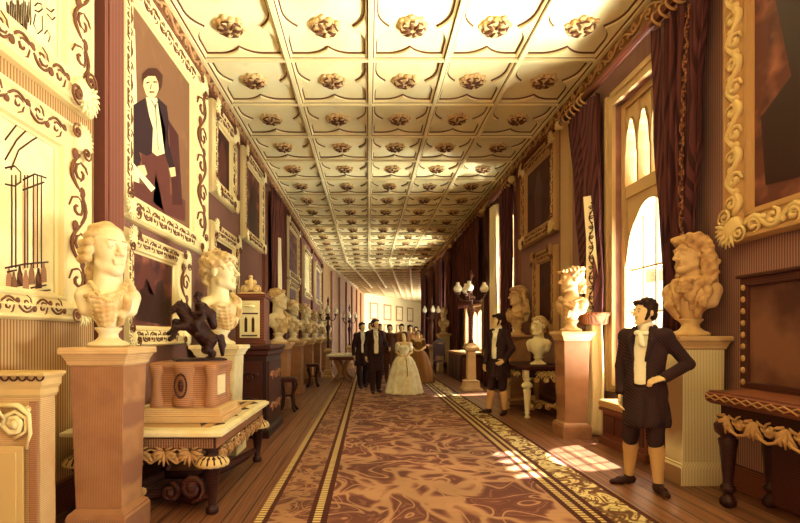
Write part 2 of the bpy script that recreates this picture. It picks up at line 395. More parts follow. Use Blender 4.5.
m_carpet = carpet_mat('carpet_field', '6E3B30', '94604A', 'B98B68', 2.2, .085)
m_carpetL = carpet_mat('carpet_side', '6E3F30', '8D5C44', 'AA7C58', 4.5, .1)
m_carpetR = carpet_mat('carpet_sunlit_border', 'E8D498', 'A9804C', '6E4428', 5.0, .08)  # cream tone puts the sunlight on the right border into its colour
m_band_lt = M('carpet_band_light', 'D9BE82', '7E5434', 'Y', .05, .4, .2, .95)
m_band_dk = M('carpet_band_dark', '5B2B21', '3B1A16', 'Y', .05, .4, .2, .95)
def glass_mat():
    m = bpy.data.materials.new('window_glass'); m.use_nodes = True; nt = m.node_tree; N = nt.nodes; L = nt.links
    N.remove(N['Principled BSDF']); t = N.new('ShaderNodeBsdfTransparent'); t.inputs[0].default_value = (.97, .97, .9, 1)
    g = N.new('ShaderNodeBsdfGlossy'); g.inputs['Roughness'].default_value = .05; mx = N.new('ShaderNodeMixShader'); mx.inputs[0].default_value = .05
    L.new(t.outputs[0], mx.inputs[1]); L.new(g.outputs[0], mx.inputs[2]); L.new(mx.outputs[0], N['Material Output'].inputs[0]); return m
m_glass = glass_mat()
# ------------------------------------------------------------------ setting
def bend(Y): return 0 if Y < 26 else .1*(Y-26)
def structure(o): o['kind'] = 'structure'; return o
mb = MB(); mb.box(-3.0, 3.9, -5, 31, -.1, 0); mb.box(-3.0, 22, 31, 75, -.1, 0)
mb.mi[0:6] = [0]*6; structure(mb.build('floor', m_floor))
mb = MB(); mb.box(-3.0, 3.86, -5, 31, ZC, ZC+.15); mb.box(-3.0, 22, 31, 75, ZC, ZC+.15)
ceiling = structure(mb.build('ceiling', m_ceil))
RIBX = [XL+.07, -1.175, .037, 1.15, 2.22, XR-.07]
BAY, Y1ST = 1.36, 7.03
NB = 36
CROSS = [Y1ST+BAY*k for k in range(-2, NB)]
def flare(u, a, w, b):
    u = abs(u)
    return w if u >= a else w+(b-w)*(1-u/a)**2.3
def rib(name, samples, frame, w0):
    """samples: (s, halfwidth); frame(s, v, d)->xyz"""
    vs = []; fs = []; mi = []
    for s_, w in samples:
        e = .016
        q = w0*.42; sec = [(-w-e, 0), (-w-e, .02), (-w, .022), (-w*.97, .05), (-q-.02, .066), (-q-.004, .07), (-q, .105), (q, .105), (q+.004, .07), (q+.02, .066), (w*.97, .05), (w, .022), (w+e, .02), (w+e, 0)]
        vs += [frame(s_, a, d) for a, d in sec]
    n = 14; colr = [1, 1, 0, 0, 1, 0, 0, 0, 1, 0, 0, 1, 1]
    for i in range(len(samples)-1):
        for k in range(13): fs.append((i*n+k, (i+1)*n+k, (i+1)*n+k+1, i*n+k+1)); mi.append(colr[k])
    return mesh_obj(name, vs, fs, [m_rib, m_ribline], ceiling, mi)
offs = [-.30, -.22, -.15, -.1, -.06, -.03, 0, .03, .06, .1, .15, .22, .30]
for i, x in enumerate(RIBX):
    sm = []
    CR = CROSS if i > 2 else CROSS[:28]
    for k, yc in enumerate(CR[:-1]):
        mid = yc+BAY/2
        sm.append((yc, .075))
        edge = i in (0, 5)
        for o in offs: sm.append((mid+o, flare(o, .32, .075, .23)))
    sm.append((CR[-1], .075))
    def fr(s_, v, d, x=x, i=i):
        if i == 0: v = max(v, -.07)
        if i == 5: v = min(v, .07)
        return (x+bend(s_)+v, s_, ZC-d)
    rib('rib', sm, fr, .07)
xs = [XL]+RIBX[1:5]+[XR]
for yc in CROSS:
    sm = []; X_ = list(xs)
    if yc > 31.5: X_ += [XR+1.2*q for q in range(1, 1+int((yc-31)*.6-bend(yc)))]
    if yc > 47: X_ = [x for x in X_ if x+bend(yc) > -.39+(yc-46.9)*.503+.3]
    if len(X_) < 2: continue
    for k in range(len(X_)-1):
        mid = (X_[k]+X_[k+1])/2; sm.append((X_[k], .065))
        for o in offs: sm.append((mid+o, flare(o, .32, .065, .22)))
    sm.append((X_[-1], .065))
    rib('cross_rib', sm, (lambda s_, v, d, yc=yc: (s_+bend(yc), yc-v, ZC-d*.92)), .06)
# rosettes: three carved shapes shared by all bays
rose_me = []
for var in range(3):
    mb = MB(); mb.ball((0, 0, -.03), (.08, .08, .06), 0, 8, 5)
    np_ = (6, 8, 5)[var]
    for k in range(np_):
        a = 2*PI*k/np_+.3*var
        mb.ball((.13*math.cos(a), .12*math.sin(a), -.03), (.075, .07, .05), 0, 8, 5)
        a2 = a+PI/np_
        mb.ball((.185*math.cos(a2), .17*math.sin(a2), -.012), (.05, .05, .03), 0, 6, 4)
        mb.tube([(.04*math.cos(a), .04*math.sin(a), -.085), (.11*math.cos(a+.3), .11*math.sin(a+.3), -.085), (.17*math.cos(a+.1), .17*math.sin(a+.1), -.05)], [.016, .022, .012], 5, 1)
    mb.tube([(.17*math.cos(t*PI/4), .16*math.sin(t*PI/4), -.06) for t in range(9)], .013, 5, 1)
    o = mb.build('rosette', [m_rose, m_ribline]); rose_me.append(o.data); bpy.data.objects.remove(o)
cnt = 0
for k, yc in enumerate(CROSS[1:19]):
    for c in range(5):
        o = bpy.data.objects.new('rosette', rose_me[(k+2*c) % 3]); COL.objects.link(o); o.parent = ceiling
        o.location = ((xs[c]+xs[c+1])/2, yc+BAY/2, ZC); o.rotation_euler.z = random.random()*6
        cnt += 1
# walls
WIN = [(-4.4, -2.2, .5, 4.8), (-.8, 1.8, .5, 4.8), (5.35, 6.65, .73, 4.6), (11.3, 12.7, .73, 4.6), (14.3, 16.6, .9, 2.32), (19.9, 21.5, .73, 4.6), (25.6, 27.2, .73, 4.6)]
mb = MB()
TW = .4
y = -5
for a, b, z0, z1 in WIN:
    mb.box(XR, XR+TW, y, a, 0, ZC); mb.box(XR, XR+TW, a, b, 0, z0); mb.box(XR, XR+TW, a, b, z1, ZC); y = b
mb.box(XR, XR+TW, y, 31, 0, ZC)
structure(mb.build('wall_right', m_wall_r))
mb = MB(); P = [(XR, 31), (14, 49.3), (22, 58)]
for (xa, ya), (xb, yb) in zip(P, P[1:]):
    d = Vector((xb-xa, yb-ya)).normalized(); n = Vector((d.y, -d.x))*TW
    mb.prism_z([(xa, ya), (xb, yb), (xb+n.x, yb+n.y), (xa+n.x, ya+n.y)], 0, ZC)
structure(mb.build('wall_front', m_wall_r))
PL = [(XL, -5), (XL, 4.5), (XL, 26), (-.39, 46.9)]
def wall_poly(P, name, mat):
    mb = MB()
    for (xa, ya), (xb, yb) in zip(P, P[1:]):
        d = Vector((xb-xa, yb-ya)).normalized(); n = Vector((-d.y, d.x))*.3
        mb.prism_z([(xa, ya), (xa+n.x, ya+n.y), (xb+n.x, yb+n.y), (xb, yb)], 0, ZC)
    return structure(mb.build(name, mat))
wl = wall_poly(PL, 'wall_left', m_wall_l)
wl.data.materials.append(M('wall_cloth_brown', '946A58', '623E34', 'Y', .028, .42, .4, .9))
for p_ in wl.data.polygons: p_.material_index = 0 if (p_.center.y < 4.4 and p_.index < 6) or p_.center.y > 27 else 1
wall_poly([(-.39, 46.9), (6.7, 61), (22, 74)], 'wall_back', m_endwall)
mb = MB(); mb.box(XL-.3, XR+TW, -5.3, -5, 0, ZC); structure(mb.build('wall_rear', m_wall_l))
# frieze and cornice along both walls
def frieze(name, x, s, Y0, Y1):
    mb = MB()
    mb.box(min(x, x+s*.05), max(x, x+s*.05), Y0, Y1, ZC-.34, ZC-.08)
    mb.box(min(x, x+s*.12), max(x, x+s*.12), Y0, Y1, ZC-.08, ZC-.002)
    mb.box(min(x, x+s*.09), max(x, x+s*.09), Y0, Y1, ZC-.38, ZC-.34)
    o = structure(mb.build(name, m_frieze))
    mv = MB(); vine(mv, Y0, min(Y1, 24), ZC-.21, 0, .12, .3, .017)
    # vine lies in x,z: turn it to run along Y on the wall face
    mv.v = [(x+s*(.06-v[1]), v[0], v[2]) for v in mv.v]
    mv.build('scroll_ornament', m_friezeo, o)
frieze('trim_1', XL, 1, 2, 26); frieze('trim_2', XR, -1, 2, 31)
# baseboards
mb = MB(); mb.box(XL, XL+.04, -2, 26, 0, .22); mb.box(XL, XL+.055, -2, 26, .22, .25)
structure(mb.build('baseboard_left', m_mid))
mb = MB(); mb.box(XR-.04, XR, 6.8, 31, 0, .22); mb.box(XR-.055, XR, 6.8, 31, .22, .25); mb.box(XR-.04, XR, 2.2, 5.2, 0, .22)
structure(mb.build('baseboard_right', m_mid))
# pilaster strips on the walls
n = 3
for (ya, yb, d) in ((4.34, 4.68, .1), (11.25, 11.5, .08), (13.75, 14.0, .08), (17.2, 17.5, .08), (20.8, 21.1, .08), (25.2, 25.6, .1)):
    mb = MB(); mb.box(XL, XL+d, ya, yb, 0, ZC-.38); mb.box(XL, XL+d+.03, ya-.03, yb+.03, 0, .3); mb.box(XL, XL+d+.03, ya-.03, yb+.03, ZC-.55, ZC-.38)
    mb.box(XL+d, XL+d+.012, ya+.06, yb-.06, .5, ZC-.7)
    structure(mb.build('trim_%d' % n, m_pil)); n += 1
def bent(Y0, Y1, x0, x1, z0, z1, mb):
    mb.add([(x0+bend(Y0), Y0, z0), (x1+bend(Y0), Y0, z0), (x1+bend(Y1), Y1, z0), (x0+bend(Y1), Y1, z0), (x0+bend(Y0), Y0, z1), (x1+bend(Y0), Y0, z1), (x1+bend(Y1), Y1, z1), (x0+bend(Y1), Y1, z1)],
           [(0,3,2,1),(4,5,6,7),(0,1,5,4),(1,2,6,5),(2,3,7,6),(3,0,4,7)])
for ya in (28.5, 31.5, 34.5, 37.5, 40.5, 43.5):
    mb = MB(); bent(ya, ya+.7, XL, XL+.12, 0, ZC-.3, mb); structure(mb.build('trim_%d' % n, m_tandark)); n += 1
for (ya, yb) in ((8.05, 8.4), (10.75, 10.95), (13.3, 13.6), (18.6, 18.95), (23.5, 24.0), (29.5, 30.2)):
    mb = MB(); mb.box(XR-.06, XR, ya, yb, 0, ZC-.38); mb.box(XR-.09, XR, ya-.03, yb+.03, 0, .3); structure(mb.build('trim_%d' % n, m_stone if ya < 9 else m_pil)); n += 1
# carpet: one long runner with bands
mb = MB(); e = [-.86, -.80, -.76, -.46, -.42, -.36, -.31, 1.60, 1.65, 1.71, 1.76, 1.80, 1.85, 2.14, 2.19]
mt = [2, 3, 1, 3, 2, 3, 0, 3, 2, 3, 2, 3, 4, 3]
for k in range(len(mt)):
    mb.box(e[k], e[k+1], -2, 30, 0.0005, .012, mt[k])
cp = mb.build('carpet_runner', [m_carpet, m_carpetL, m_band_lt, m_band_dk, m_carpetR])
tag(cp, 'long scroll patterned red brown carpet running down the middle of the corridor', 'carpet')
# ------------------------------------------------------------------ windows
def window(n, Y0, Y1, z0, z1, fancy):
    W = Y1-Y0; mb = MB()
    root = None
    Mx = Matrix.Translation((XR+.2, Y1, 0)) @ Matrix.Rotation(-PI/2, 4, 'Z')   # local x runs towards the camera, -y into the room
    f = .09
    mb.box(0, f, -.12, .06, z0, z1); mb.box(W-f, W, -.12, .06, z0, z1); mb.box(f, W-f, -.12, .06, z1-f, z1); mb.box(f, W-f, -.12, .06, z0, z0+f)
    panes = []
    def light(x0, x1, zs, zt, top, cusp=True):
        """pointed light with stone spandrels above it"""
        w = x1-x0; n_ = 12
        pts = []
        for i in range(n_+1):
            t = i/n_; q = abs(2*t-1); z = zs+(zt-zs)*(1-q**1.9)**.62
            if cusp and .45 < q < .68: z -= .05*(1-abs(q-.565)/.115)*1.3
            pts.append((x0+w*t, z))
        for (xa, za), (xb, zb) in zip(pts, pts[1:]): mb.prism([(xa, za), (xb, zb), (xb, top), (xa, top)], -.08, .03)
        for (xa, za), (xb, zb) in zip(pts, pts[1:]): mb.prism([(xa, za), (xb, zb), (xb, zb+.035), (xa, za+.035)], -.11, -.08)
    if fancy:
        tr = 3.36
        mb.box(f, W-f, -.11, .05, tr-.08, tr+.08)
        nl = 4; mw = .04; lw = (W-2*f-mw*(nl-1))/nl
        for k in range(nl):
            x0 = f+k*(lw+mw)
            light(x0, x0+lw, z1-.75, z1-.28, z1-f)
            if k: mb.box(x0-mw, x0, -.1, .05, tr+.08, z1-f)
        light(f, W-f, 2.35, 3.14, tr-.08)
        for k in (1, 2, 3): xx = f+(W-2*f)*k/4; mb.box(xx-.012, xx+.012, -.03, .0, z0+f, 3.0 if k != 2 else 3.14)
        for zz in (1.2, 1.72, 2.3): mb.box(f, W-f, -.028, .0, zz-.012, zz+.012)
    else:
        mb.box(W/2-.04, W/2+.04, -.1, .05, z0+f, z1-f)
        if z1 > 3: mb.box(f, W-f, -.1, .05, 3.3, 3.4)
        for k in range(2):
            x0 = f+k*(W/2-f+.04); light(x0, x0+W/2-f-.04, z1-.8 if z1 > 3 else z1-.3, z1-.25 if z1 > 3 else z1-.12, z1-f, False)
    mb.v = [tuple(Mx @ Vector(v)) for v in mb.v]
    o = structure(mb.build('window_%d' % n, m_stone))
    g = MB(); g.box(XR+.212, XR+.218, Y0+.02, Y1-.02, z0+.02, z1-.02); g.build('glass_pane', m_glass, o)
    if fancy or z1 < 3:   # moulded stone architrave standing proud of the wall
        a = MB(); q = .16
        a.box(XR-.05, XR, Y1, Y1+q, z0-.1, z1+q); a.box(XR-.05, XR, Y0-q, Y0, z0-.1, z1+q); a.box(XR-.05, XR, Y0, Y1, z1, z1+q)
        a.box(XR-.08, XR-.05, Y1+q*.6, Y1+q, z0-.1, z1+q); a.box(XR-.08, XR-.05, Y0-q, Y0-q*.6, z0-.1, z1+q); a.box(XR-.08, XR-.05, Y0, Y1, z1+q*.6, z1+q)
        a.box(XR-.06, XR+.1, Y0, Y1, z0-.06, z0)
        a.build('window_architrave', m_stone, o)
for i, (a, b, z0, z1) in enumerate(WIN): window(i+1, a, b, z0, z1, i == 2)
m_giltline = M('gilt_brown_line', '74492F', None, rough=.7)  # dark brown linework of the carved frame scrolls
# ------------------------------------------------------------------ framed paintings
def wx(px): return -XL*FPX/(VX-px)                       # depth along the left wall seen at column px
def painting(label, side, Y0, Y1, z0, z1, w, canvas, style='rich', group=None, mould=None, orn=None, lineart=None, lw=1.0, proud=0.0, name='framed_painting', cat='painting', Yflat=None):
    l, r, b, t = w if isinstance(w, tuple) else (w,)*4    # frame widths: near... in local x order
    W, H = Y1-Y0, z1-z0
    root = thing(name, label, cat, (XL+.004+proud, Y0, z0) if side == 'L' else (XR-.004-proud, Y1, z0), 90 if side == 'L' else -90, group)
    mould = mould or m_giltmould; orn = orn or m_gilt; lineart = lineart or m_giltline
    prof = [(0, 0), (0, .06), (.08, .10), (.16, .10), (.24, .075), (.5, .095), (.74, .06), (.80, .075), (.88, .075), (.92, .04), (1, .035), (1, .02)]
    vs = []; fs = []
    for q, d in prof: vs += [(l*q, -d, b*q), (W-r*q, -d, b*q), (W-r*q, -d, H-t*q), (l*q, -d, H-t*q)]
    for k in range(len(prof)-1):
        for i in range(4): fs.append((4*k+i, 4*k+(i+1) % 4, 4*k+4+(i+1) % 4, 4*k+4+i))
    mesh_obj('frame', vs, fs, mould, root)
    cv = MB(); cv.box(l*.97, W-r*.97, -.025, -.002, b*.97, H-t*.97); cv.build('canvas', canvas, root)
    if style:
        mb = MB()
        m = min(l, r, b, t)
        def rail(u0, u1, c, ww, vert):
            tr = ww*.085
            if style == 'rich': vine(mb, u0, u1, c, -.088, ww*.42, ww*.72, tr*.42*lw, vert, 1)
            elif style == 'shell':
                n = max(1, int((u1-u0)/(ww*.8)))
                for k in range(n):
                    u = u0+(u1-u0)*(k+.5)/n; s = 1 if k % 2 else -1
                    if vert: scroll(mb, c, u, -.09, ww*.36, PI/2*s, s, 1.3, tr*.6, 1)
                    else: scroll(mb, u, c, -.09, ww*.36, PI*(k % 2), s, 1.3, tr*.7, 1)
            elif style == 'shell':
                n = max(2, int((u1-u0)/(ww*.75)))
                for k in range(n):
                    u = u0+(u1-u0)*(k+.5)/n
                    p = [(-.42, .2), (-.1, -.1), (.15, .15), (.42, -.25)]
                    pts = [((c+a*ww*.95, -.1, u+bq*ww*.9) if vert else (u+bq*ww*.9, -.1, c+a*ww*.95)) for a, bq in p]
                    mb.tube(pts, [tr*.5, tr*.9, tr*.9, tr*.5], 5, 1)
                    mb.ball(pts[2], (ww*.16, ww*.1, ww*.16), 0, 6, 4)
        rail(l*.9, W-r*.9, b*.46, b, False); rail(l*.9, W-r*.9, H-t*.46, t, False)
        rail(b*.9, H-t*.9, l*.46, l, True); rail(b*.9, H-t*.9, W-r*.46, r, True)
        for cx, cz, sx, sz, ww in ((l*.45, b*.45, -1, -1, m), (W-r*.45, b*.45, 1, -1, m), (l*.45, H-t*.45, -1, 1, m), (W-r*.45, H-t*.45, 1, 1, m)):
            mb.ball((cx, -.085, cz), (ww*.42, .06, ww*.42), 0, 12, 6)
            a = math.atan2(sz, sx)
            for da in (-1.1, -.55, 0, .55, 1.1): leaf(mb, cx+math.cos(a+da)*ww*.15, cz+math.sin(a+da)*ww*.15, -.12, a+da, ww*.5, ww*.3)
            scroll(mb, cx-sx*ww*.42, cz+sz*ww*.2, -.13, ww*.3, a, sx*sz, 1.5, ww*.05, 1); scroll(mb, cx+sx*ww*.2, cz-sz*ww*.42, -.13, ww*.3, a, -sx*sz, 1.5, ww*.05, 1)
        lp = [(l*.46, b*.46), (W-r*.46, b*.46), (W-r*.46, H-t*.46), (l*.46, H-t*.46), (l*.46, b*.46)]
        for (ua, va), (ub, vb) in zip(lp, lp[1:]): mb.tube([(ua, -.09, va), (ub, -.09, vb)], m*.03, 5)
        mb.build('carved_ornament', [orn, lineart], root)
    root['_f'] = [l, r, b, t, W, H]
    return root
def canvas_poly(root, name, pts, mat, lift=.028, side='L'):
    """flat painted shape: points given as (depth along the wall, height)"""
    Y0, z0 = root.location.y, root.location.z
    p = [((q[0]-Y0) if side == 'L' else (Y0-q[0]), q[1]-z0) for q in pts]
    bm = bmesh.new(); vs = [bm.verts.new((a, -lift, c)) for a, c in p]
    f = bm.faces.new(vs); bmesh.ops.triangulate(bm, faces=[f]); me = bpy.data.meshes.new(name); bm.to_mesh(me); bm.free(); me.materials.append(mat)
    o = bpy.data.objects.new(name, me); COL.objects.link(o); o.parent = root; return o
def strokes(root, name, lines, width, mat, lift=.03, side='L'):
    Y0, z0 = root.location.y, root.location.z; mb = MB()
    for ln in lines:
        p = [(((q[0]-Y0) if side == 'L' else (Y0-q[0])), -lift, q[1]-z0) for q in ln]
        mb.tube(p, width, 4, 0, .3)
    return mb.build(name, mat, root)
def px2w(px, py):
    Y = wx(px); return (Y, CAMZ+(VY-py)/FPX*Y)
def pp(*pts): return [px2w(a, b) for a, b in pts]
g_pl = 'gilt framed paintings on the left wall'; g_pr = 'gilt framed paintings on the right wall'
P1 = painting('large gilt framed pale sketchy painting hung high above the other pale one, top left corner', 'L', 2.55, 4.2, 3.3, 5.05, (.3, .42, .3, .3), m_paintlt, 'rich', g_pl)
L = []
for k in range(15): L.append(pp((2+1.7*k, 2+3*math.sin(k*1.7)), (2.6+1.7*k, 20+9*math.sin(k*.9)), (1.6+1.7*k, 30+8*math.sin(k*1.3))))
L += [pp((30, 6), (33, 3), (37, 4), (38, 9), (34, 12), (30, 10)), pp((31, 14), (29, 24), (33, 34), (38, 30), (38, 16)), pp((40, 34), (43, 30), (46, 36), (44, 42)), pp((42, 8), (47, 12), (50, 9)), pp((43, 14), (48, 20), (51, 17))]
strokes(P1, 'painted_figures', L, .005, m_ink)
P2 = painting('large gilt framed pale painting of a columned hall with figures, lower left behind the bust', 'L', 2.5, 4.16, 1.53, 3.14, (.3, .42, .22, .26), m_paintlt, 'rich', g_pl)
L = []
for cx in (7, 11, 20, 23, 29, 33, 37): L.append(pp((cx, 175), (cx, 268)))
L += [pp((0, 168), (10, 166), (16, 172), (16, 182), (10, 186), (0, 184)), pp((18, 190), (40, 182)), pp((18, 180), (30, 174), (42, 178)), pp((0, 160), (12, 140), (24, 128), (36, 120)), pp((6, 170), (14, 150), (28, 140), (42, 132)), pp((0, 140), (14, 122), (20, 120))]
L += [pp((0, 268), (20, 264), (44, 262)), pp((0, 296), (20, 293), (46, 290)), pp((2, 272), (12, 270)), pp((26, 288), (42, 285))]
strokes(P2, 'painted_hall', L, .006, m_ink)
for k, (a, b) in enumerate(((4, 268), (9, 272), (15, 266), (21, 270), (27, 264), (34, 268), (39, 262))):
    canvas_poly(P2, 'painted_figure', pp((a-1, b), (a+1, b), (a+1.4, b+4), (a+3, b+8), (a+3.6, b+20), (a-3.2, b+21), (a-2.6, b+8), (a-1.4, b+4)), (m_tandark, m_paintport, m_brownc)[k % 3], .029)
for a, b in ((18, 22), (29, 33)): canvas_poly(P2, 'painted_column', pp((a, 185), (b, 183), (b, 268), (a, 270)), m_tanstone)
P3 = painting('tall gilt framed portrait of a standing man in dark tailcoat and pale waistcoat', 'L', 4.70, 7.2, 2.6, 5.13, (.24, .62, .27, .27), m_paintport, 'rich', g_pl)
canvas_poly(P3, 'painted_background', pp((122, 18), (132, 30), (137, 205), (122, 199)), m_paintlt, .027)
canvas_poly(P3, 'painted_floor', pp((122, 178), (183, 200), (183, 222), (122, 198)), m_paintred, .0275)
canvas_poly(P3, 'painted_shadow', pp((166, 120), (176, 135), (180, 205), (170, 205)), m_paintdark, .0276)
canvas_poly(P3, 'painted_breeches', pp((138, 150), (163, 152), (167, 178), (168, 212), (161, 211), (153, 172), (150, 202), (142, 200)), m_paintred, .029)
canvas_poly(P3, 'painted_waistcoat', pp((143, 97), (155, 98), (161, 112), (163, 153), (154, 156), (149, 152), (147, 120)), m_paintlt, .030)
canvas_poly(P3, 'painted_coat', pp((142, 98), (128, 106), (125, 120), (123, 142), (127, 165), (135, 169), (138, 160), (136, 152), (144, 156), (149, 153), (150, 128), (145, 112)), m_black, .031)
canvas_poly(P3, 'painted_coat_side', pp((154, 97), (164, 106), (166, 122), (165, 140), (170, 160), (172, 168), (167, 170), (162, 154), (163, 130), (158, 112)), m_black, .031)
canvas_poly(P3, 'painted_face', pp((141, 76), (140, 86), (143, 95), (148, 99), (153, 96), (157, 86), (155, 75), (147, 71)), m_skin, .031)
canvas_poly(P3, 'painted_hair', pp((139, 84), (139, 74), (145, 68), (153, 68), (160, 75), (159, 86), (156, 92), (155, 82), (152, 76), (145, 76), (141, 79)), m_dark, .033)
canvas_poly(P3, 'painted_hand', pp((134, 166), (141, 165), (144, 174), (140, 178), (135, 174)), m_skin, .033)
canvas_poly(P3, 'painted_hand', pp((166, 168), (172, 167), (173, 176), (168, 177)), m_skin, .033)
canvas_poly(P3, 'painted_paper', pp((124, 162), (127, 160), (152, 188), (148, 192)), m_paintlt, .0335)
strokes(P3, 'painted_face_lines', [pp((143, 83), (146, 82)), pp((150, 82), (154, 82)), pp((148, 84), (147, 89)), pp((146, 92), (151, 92)), pp((152, 104), (155, 150)), pp((148, 100), (152, 108), (155, 100))], .006, m_ink, .035)
P4 = painting('gilt framed dark landscape painting directly below the standing man portrait', 'L', 4.75, 6.5, 1.3, 2.5, (.2, .5, .22, .22), m_paintred, 'rich', g_pl)
canvas_poly(P4, 'painted_ruin', pp((133, 320), (133, 292), (141, 288), (144, 278), (146, 292), (152, 296), (154, 282), (160, 280), (162, 300), (168, 296), (168, 326)), m_darker)
P5 = painting('upper gilt framed dark painting next beyond the standing man portrait', 'L', 7.45, 8.75, 3.65, 5.1, .28, m_paintdark, 'rich', g_pl)
canvas_poly(P5, 'painted_figure', [(7.8, 3.95), (8.3, 3.95), (8.3, 4.3), (8.2, 4.6), (8.05, 4.7), (7.95, 4.55), (7.8, 4.3)], m_paintred)
P6 = painting('lower gilt framed dark painting behind the curly haired bust on the left wall', 'L', 7.4, 8.9, 1.75, 3.2, .25, m_paintdark, 'rich', g_pl)
P7 = painting('gilt framed painting above the wooden clock case on the left wall', 'L', 9.3, 11.1, 3.3, 5.1, .26, m_paintred, 'rich', g_pl)
canvas_poly(P7, 'painted_figure', [(9.8, 3.6), (10.6, 3.6), (10.5, 4.2), (10.3, 4.6), (10.1, 4.6), (9.9, 4.2)], m_darker)
P8 = painting('gilt framed painting just beyond the dark hanging on the left wall', 'L', 14.4, 16.8, 3.2, 5.0, .26, m_paintred, 'rich', g_pl)
P9 = painting('small gilt framed painting low on the left wall above the far busts', 'L', 14.5, 16.5, 2.35, 3.1, .2, m_paintred, 'rich', g_pl)
P10 = painting('gilt framed painting between the far pilasters, beyond the first lamp standard on left', 'L', 18.0, 20.2, 2.9, 4.8, .25, m_paintlt, 'rich', g_pl)
P11 = painting('furthest gilt framed painting before the left wall bends away', 'L', 22.0, 24.6, 2.9, 4.8, .25, m_paintred, 'rich', g_pl)
P12 = painting('huge gilt framed dark brown painting in the top right corner', 'R', 2.2, 4.52, 2.26, 5.1, (.3, .3, .28, .3), m_paintred, 'rich', g_pr, m_giltdk, m_giltmid, m_giltmid, 2.6)
canvas_poly(P12, 'painted_shadow', [(4.1, 2.7), (3.2, 2.6), (3.0, 3.4), (3.5, 3.9), (3.75, 4.4), (4.0, 4.2), (3.85, 3.5), (4.15, 3.3)], m_darker, .03, 'R')
P13 = painting('upper gilt framed full length figure painting beyond the laurel crowned bust', 'R', 8.6, 10.5, 3.3, 5.08, .28, m_paintdark, 'rich', g_pr, m_giltdk, m_giltmid)
canvas_poly(P13, 'painted_figure', [(9.75, 3.62), (9.4, 3.62), (9.42, 4.1), (9.33, 4.3), (9.45, 4.5), (9.5, 4.66), (9.6, 4.7), (9.68, 4.6), (9.7, 4.5), (9.82, 4.3), (9.72, 4.1)], m_paintred, .03, 'R')
P14 = painting('lower dull gilt framed dark painting behind the busts by the right hand console', 'R', 8.6, 9.75, 1.45, 3.05, .24, m_paintdark, 'rich', g_pr, m_giltdk, m_giltdk)
for i, (a, b) in enumerate([(47.5, 0), (50.5, 0), (53.5, 0), (56.5, 0)]):      # pictures on the pale end wall
    for z0, z1, what in ((1.0, 2.6, 'lower'), (3.0, 4.7, 'upper')):
        d = Vector((7.09, 14.1)).normalized(); p = Vector((-.39, 46.9))+d*(1.2+3.3*i)
        r_ = thing('wall_panel', '%s pale framed panel on the bright end wall, %s from its left end' % (what, ('first', 'second', 'third', 'fourth')[i]), 'wall panel', (p.x+.01, p.y-.01, z0), math.degrees(math.atan2(d.y, d.x)), 'framed panels on the end wall')
        H = z1-z0; f_ = MB(); f_.box(0, 1.9, -.08, 0, 0, .16); f_.box(0, 1.9, -.08, 0, H-.16, H); f_.box(0, .16, -.08, 0, .16, H-.16); f_.box(1.74, 1.9, -.08, 0, .16, H-.16)
        f_.build('frame', m_giltdk, r_); c_ = MB(); c_.box(.16, 1.74, -.03, 0, .16, H-.16); c_.build('panel', m_paintlt, r_)
# ------------------------------------------------------------------ curtains and their poles
def cloth(name, parent, mat, x, rows, folds, amp, n=70, thick=.012, ph=0):
    """hanging cloth: rows = [(z, Y0, Y1, dx)] from the top down, folds run along Y"""
    vs = []; fs = []
    RR = []
    for (za, a0, a1, da), (zb, b0, b1, db) in zip(rows, rows[1:]):
        for k in range(6):
            t = k/6; s = t*t*(3-2*t); RR.append((za+(zb-za)*t, a0+(b0-a0)*s, a1+(b1-a1)*s, da+(db-da)*s))
    RR.append(rows[-1])
    for j, (z, y0, y1, dx) in enumerate(RR):
        for i in range(n+1):
            t = i/n; w = math.sin(2*PI*folds*t+ph+.25*math.sin(z*1.3))+.35*math.sin(2*PI*folds*2.3*t+z*.8+ph)
            vs.append((x+dx+amp*w, y0+(y1-y0)*t+.012*math.sin(5*z+9*t), z))
    m = len(RR)
    for j in range(m-1):
        for i in range(n): a = j*(n+1)+i; fs.append((a, a+1, a+n+2, a+n+1))
    o = mesh_obj(name, vs, fs, mat, parent, None, True)
    sd = o.modifiers.new('thickness', 'SOLIDIFY'); sd.thickness = thick
    return o
def curtain(label, x, rows, folds, amp, mat=None, group='window curtains', ph=0):
    r = thing('curtain', label, 'curtain', (0, 0, 0), 0, group)
    cloth('drape', r, mat or m_curtain, x, rows, folds, amp, 70, .012, ph); return r
def pole(label, x, Y0, Y1, z, rings, rad=.05):
    r = thing('curtain_pole', label, 'curtain pole', (x, (Y0+Y1)/2, z), 0, 'curtain poles'); h = (Y1-Y0)/2
    mb = MB(); mb.tube([(0, -h, 0), (0, h, 0)], rad, 12); mb.build('pole', m_mid, r)
    for s in (-1, 1):
        f = MB(); f.ball((0, s*(h+.06), 0), (.08, .09, .08), 0, 12, 8); f.ball((0, s*(h+.17), 0), (.045, .06, .045), 0, 10, 6); f.build('finial', m_giltmid, r)
        b = MB(); b.box(-.03, XR-x, s*(h-.12)-.03, s*(h-.12)+.03, -.09, -.05); b.box(XR-x-.04, XR-x, s*(h-.12)-.06, s*(h-.12)+.06, -.2, .08); b.build('bracket', m_giltdk, r)
    for yr in rings:
        t = MB(); t.tube([(.085*math.cos(a*PI/8), yr-(Y0+Y1)/2+.02*math.sin(a*PI/8), -.03+.085*math.sin(a*PI/8)) for a in range(17)], .014, 6); t.build('ring', m_giltdk, r)
    return r
pole('long curtain pole with rings over the large gothic window, near right', 3.22, 4.82, 8.0, 4.95, [4.95, 5.05, 5.17, 5.3, 7.1, 7.2, 7.32, 7.45, 7.6, 7.75])
pole('curtain pole over the second window, beyond the right wall paintings', 3.25, 10.95, 13.25, 4.95, [11.05, 11.2, 11.35, 12.75, 12.9, 13.05, 13.2])
